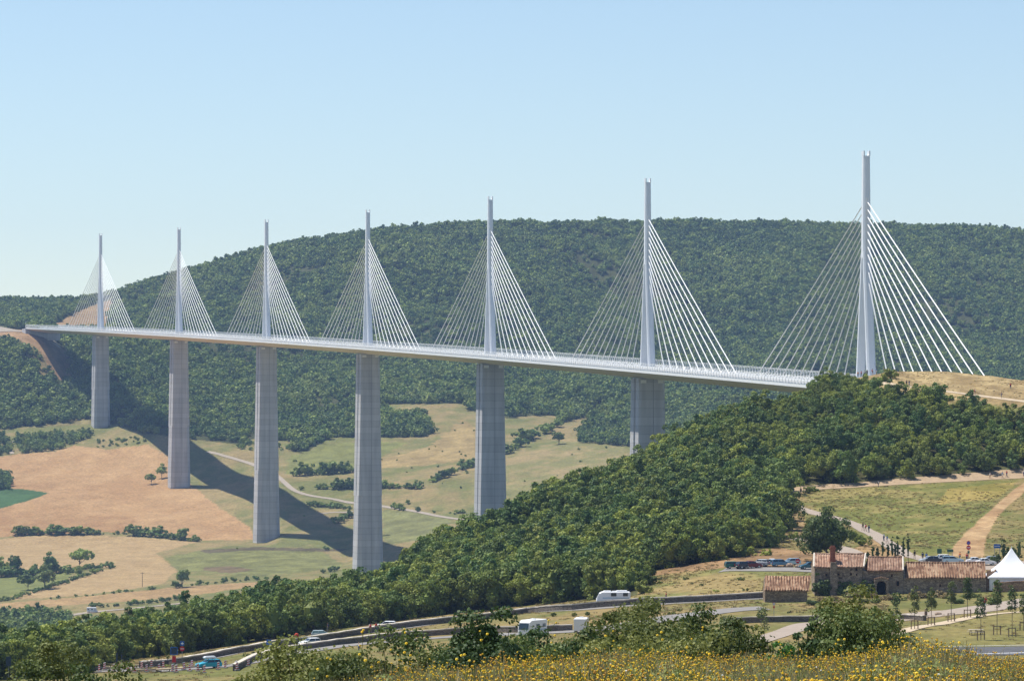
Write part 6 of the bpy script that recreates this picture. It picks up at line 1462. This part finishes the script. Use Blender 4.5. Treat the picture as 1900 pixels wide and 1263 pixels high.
# ---------------------------------------------------------------- foreground bushes
def fbush(px, top, base_w, Y, m, label, seed, nleaf=6500, leaf=.06, rz=None, core=.35, jag=.45, twigs=10, zc=None, bot=1300):
    X = (px-CX)*Y/F; z = gh(X, Y); H = (HY-top)*Y/F - z; rx = base_w*1.32*Y/F/2; rz_ = rz or H*.60; t = empty('bush', (X, Y, z)); tag(t, label, 'bush')
    zc_ = H - rz_*1.02; nleaf = int(nleaf*2.9); mb = MB(); g = random.Random(seed)
    for k in range(twigs):
        a = g.uniform(0, 6.28); r = rx*g.uniform(.2, .8); mb.tube([(g.uniform(-.1,.1),g.uniform(-.1,.1),-.1),(math.cos(a)*r*.5,math.sin(a)*r*.5,zc_*.7+.1),(math.cos(a)*r,math.sin(a)*r,min(H*.98, zc_+rz_*g.uniform(.3,.95)))], [.03,.018,.006], 5)
    mb.build('branch', M_BARK, t)
    crown_obj('foliage', m, True, t, rx=rx, rz=rz_, zc=zc_, nclump=90, nleaf=nleaf, leaf=leaf*.85, seed=seed, core=core+.27, jag=.28, clump=.34, low=-1)
for i, a in enumerate(((1215,1150,190,90,M_LEAF_BUSH,'broad pale olive bush filling the middle of the row',7000),(1330,1165,170,88,M_LEAF_BUSH,'broad bush under the loose one with bare twigs',6500),(1110,1180,170,86,M_LEAF_BUSH,'broad bush below the boxy van',6500),(960,1195,130,82,M_LEAF_DARK,'dark bush between the dense one and the motorhome bush',4500),(560,1200,170,84,M_LEAF_BUSH,'broad olive bush at the lower left of the flower meadow',5200),(640,1232,110,78,M_LEAF_BUSH,'low olive bush right of the broad one',3200),(745,1183,150,88,M_LEAF_BUSH,'loose pale green bush in front of the lower road',4600),
     (690,1214,90,84,M_LEAF_BUSH,'small loose bush with yellow flowers before it',2600),(815,1216,80,86,M_LEAF_BUSH,'low bush left of the dark one',2200),(905,1156,115,80,M_LEAF_DARK,'dark green dense bush in front of the lower road',6500),(890,1205,120,76,M_LEAF_DARK,'lower part bush under the dark dense one',4200),
     (1030,1176,130,86,M_LEAF_DARK,'green bush in front of the large white motorhome',5200),(985,1215,100,80,M_LEAF_BUSH,'reddish green low bush beside the dark one',2600),(1130,1146,120,90,M_LEAF_BUSH,'olive bush hiding the rear of the boxy van',5200),(1190,1124,110,94,M_LEAF_BUSH,'tall olive bush right of the boxy van',5200),
     (1250,1136,120,92,M_LEAF_BUSH,'rounded olive bush in the middle of the row',5200),(1320,1138,110,92,M_LEAF_BUSH,'loose olive bush with bare twigs at the right of the row',3600),(1375,1150,70,90,M_LEAF_BUSH,'thin twiggy bush at the right end of the row',1600),(1150,1200,150,82,M_LEAF_BUSH,'low spreading bush under the olive ones',4200),(1280,1200,150,82,M_LEAF_BUSH,'low wide bush above the yellow flowers',4200),
     (1590,1114,120,86,M_LEAF_BUSH,'big round bush in front of the farmhouse',8000),(1575,1150,165,84,M_LEAF_DARK,'dark skirt bush around the big round one',6500),(1505,1165,55,84,M_LEAF_DARK,'small dark bush left of the big round one',1800),(1478,1185,40,82,M_LEAF_DARK,'smallest dark bush beside the gravel path',1200),
     (1449,1198,36,62,M_LEAF_BRIGHT,'bright green upright herb clump in the flower meadow',1500))):
    fbush(a[0], a[1], a[2], a[3], a[4], a[5], 900+i, nleaf=a[6], leaf=.05 if i == 24 else .072, core=.42 if a[4] is M_LEAF_DARK else .3)
for i, a in enumerate(((45,1236,110,100,M_LEAF_BUSH,'yellow green bush in the lower left corner',4200),(100,1214,120,110,M_LEAF_YEL,'pale yellow green bush at the lower left',6000),(160,1232,95,104,M_LEAF_BUSH,'olive bush right of the pale yellow one',4200),(215,1246,90,98,M_LEAF_BUSH,'low olive bush before the barrier boards',2600),(10,1250,90,98,M_LEAF_BUSH,'low bush in the corner below the dark board',2200))):
    fbush(a[0], a[1], a[2], a[3], a[4], a[5], 940+i, nleaf=a[6], leaf=.085)
# ---------------------------------------------------------------- camera, light, air
SC.render.resolution_x = 1024; SC.render.resolution_y = 680
cam = bpy.data.cameras.new('camera'); co = bpy.data.objects.new('camera', cam); COL.objects.link(co)
cam.sensor_width = 36; cam.sensor_fit = 'HORIZONTAL'; cam.lens = 36*F/1900
co.location = (0, 0, 0); co.rotation_euler = (math.pi/2, 0, 0)
cam.shift_y = (HY - 631.5)/1900; cam.clip_start = .5; cam.clip_end = 60000
SC.camera = co
SUN = Vector((-.40, .24, 1.0)).normalized()
el = math.asin(SUN.z); az = math.atan2(SUN.x, SUN.y)     # azimuth from +Y towards +X
sd = bpy.data.lights.new('sun', 'SUN'); so = bpy.data.objects.new('sun', sd); COL.objects.link(so)
sd.energy = SUN_E; sd.angle = math.radians(.5); sd.color = (1, .955, .88)
so.rotation_euler = SUN.to_track_quat('Z', 'Y').to_euler()
w = bpy.data.worlds.new('World'); SC.world = w; w.use_nodes = True; t = w.node_tree
bg = t.nodes['Background']; sk = t.nodes.new('ShaderNodeTexSky'); sk.sky_type = 'NISHITA'; sk.sun_disc = False
sk.sun_elevation = el; sk.sun_rotation = az; sk.altitude = 600; sk.air_density = 1.0; sk.dust_density = SKY_DUST; sk.ozone_density = 2.0
t.links.new(sk.outputs[0], bg.inputs['Color']); bg.inputs['Strength'].default_value = SKY_S
SC.view_settings.view_transform = 'Standard'; SC.view_settings.look = 'None'; SC.view_settings.exposure = EXPO; SC.view_settings.gamma = 1
# air
hz = MB(); zmin, zmax = -330.0, 330.0
hz.box(-5400, -330, zmin, 5400, 6650, zmax)
hm = bpy.data.materials.new('haze'); hm.use_nodes = True; hn = hm.node_tree; hn.nodes.remove(hn.nodes['Principled BSDF'])
pv = hn.nodes.new('ShaderNodeVolumePrincipled'); pv.inputs['Color'].default_value = (*HAZE_C, 1); pv.inputs['Density'].default_value = HAZE_D; pv.inputs['Anisotropy'].default_value = 0.0
hn.links.new(pv.outputs[0], hn.nodes['Material Output'].inputs['Volume'])
o = hz.build('haze', hm); tag(o, kind='stuff'); o['label'] = 'thin blue summer haze over the valley'
cy = SC.cycles
cy.volume_max_steps = 64; cy.volume_bounces = 0; cy.max_bounces = 5; cy.diffuse_bounces = 2; cy.transmission_bounces = 3; cy.transparent_max_bounces = 6
cy.use_denoising = True; cy.use_adaptive_sampling = True; cy.adaptive_threshold = .02
cy.caustics_reflective = False; cy.caustics_refractive = False; cy.sample_clamp_indirect = 6
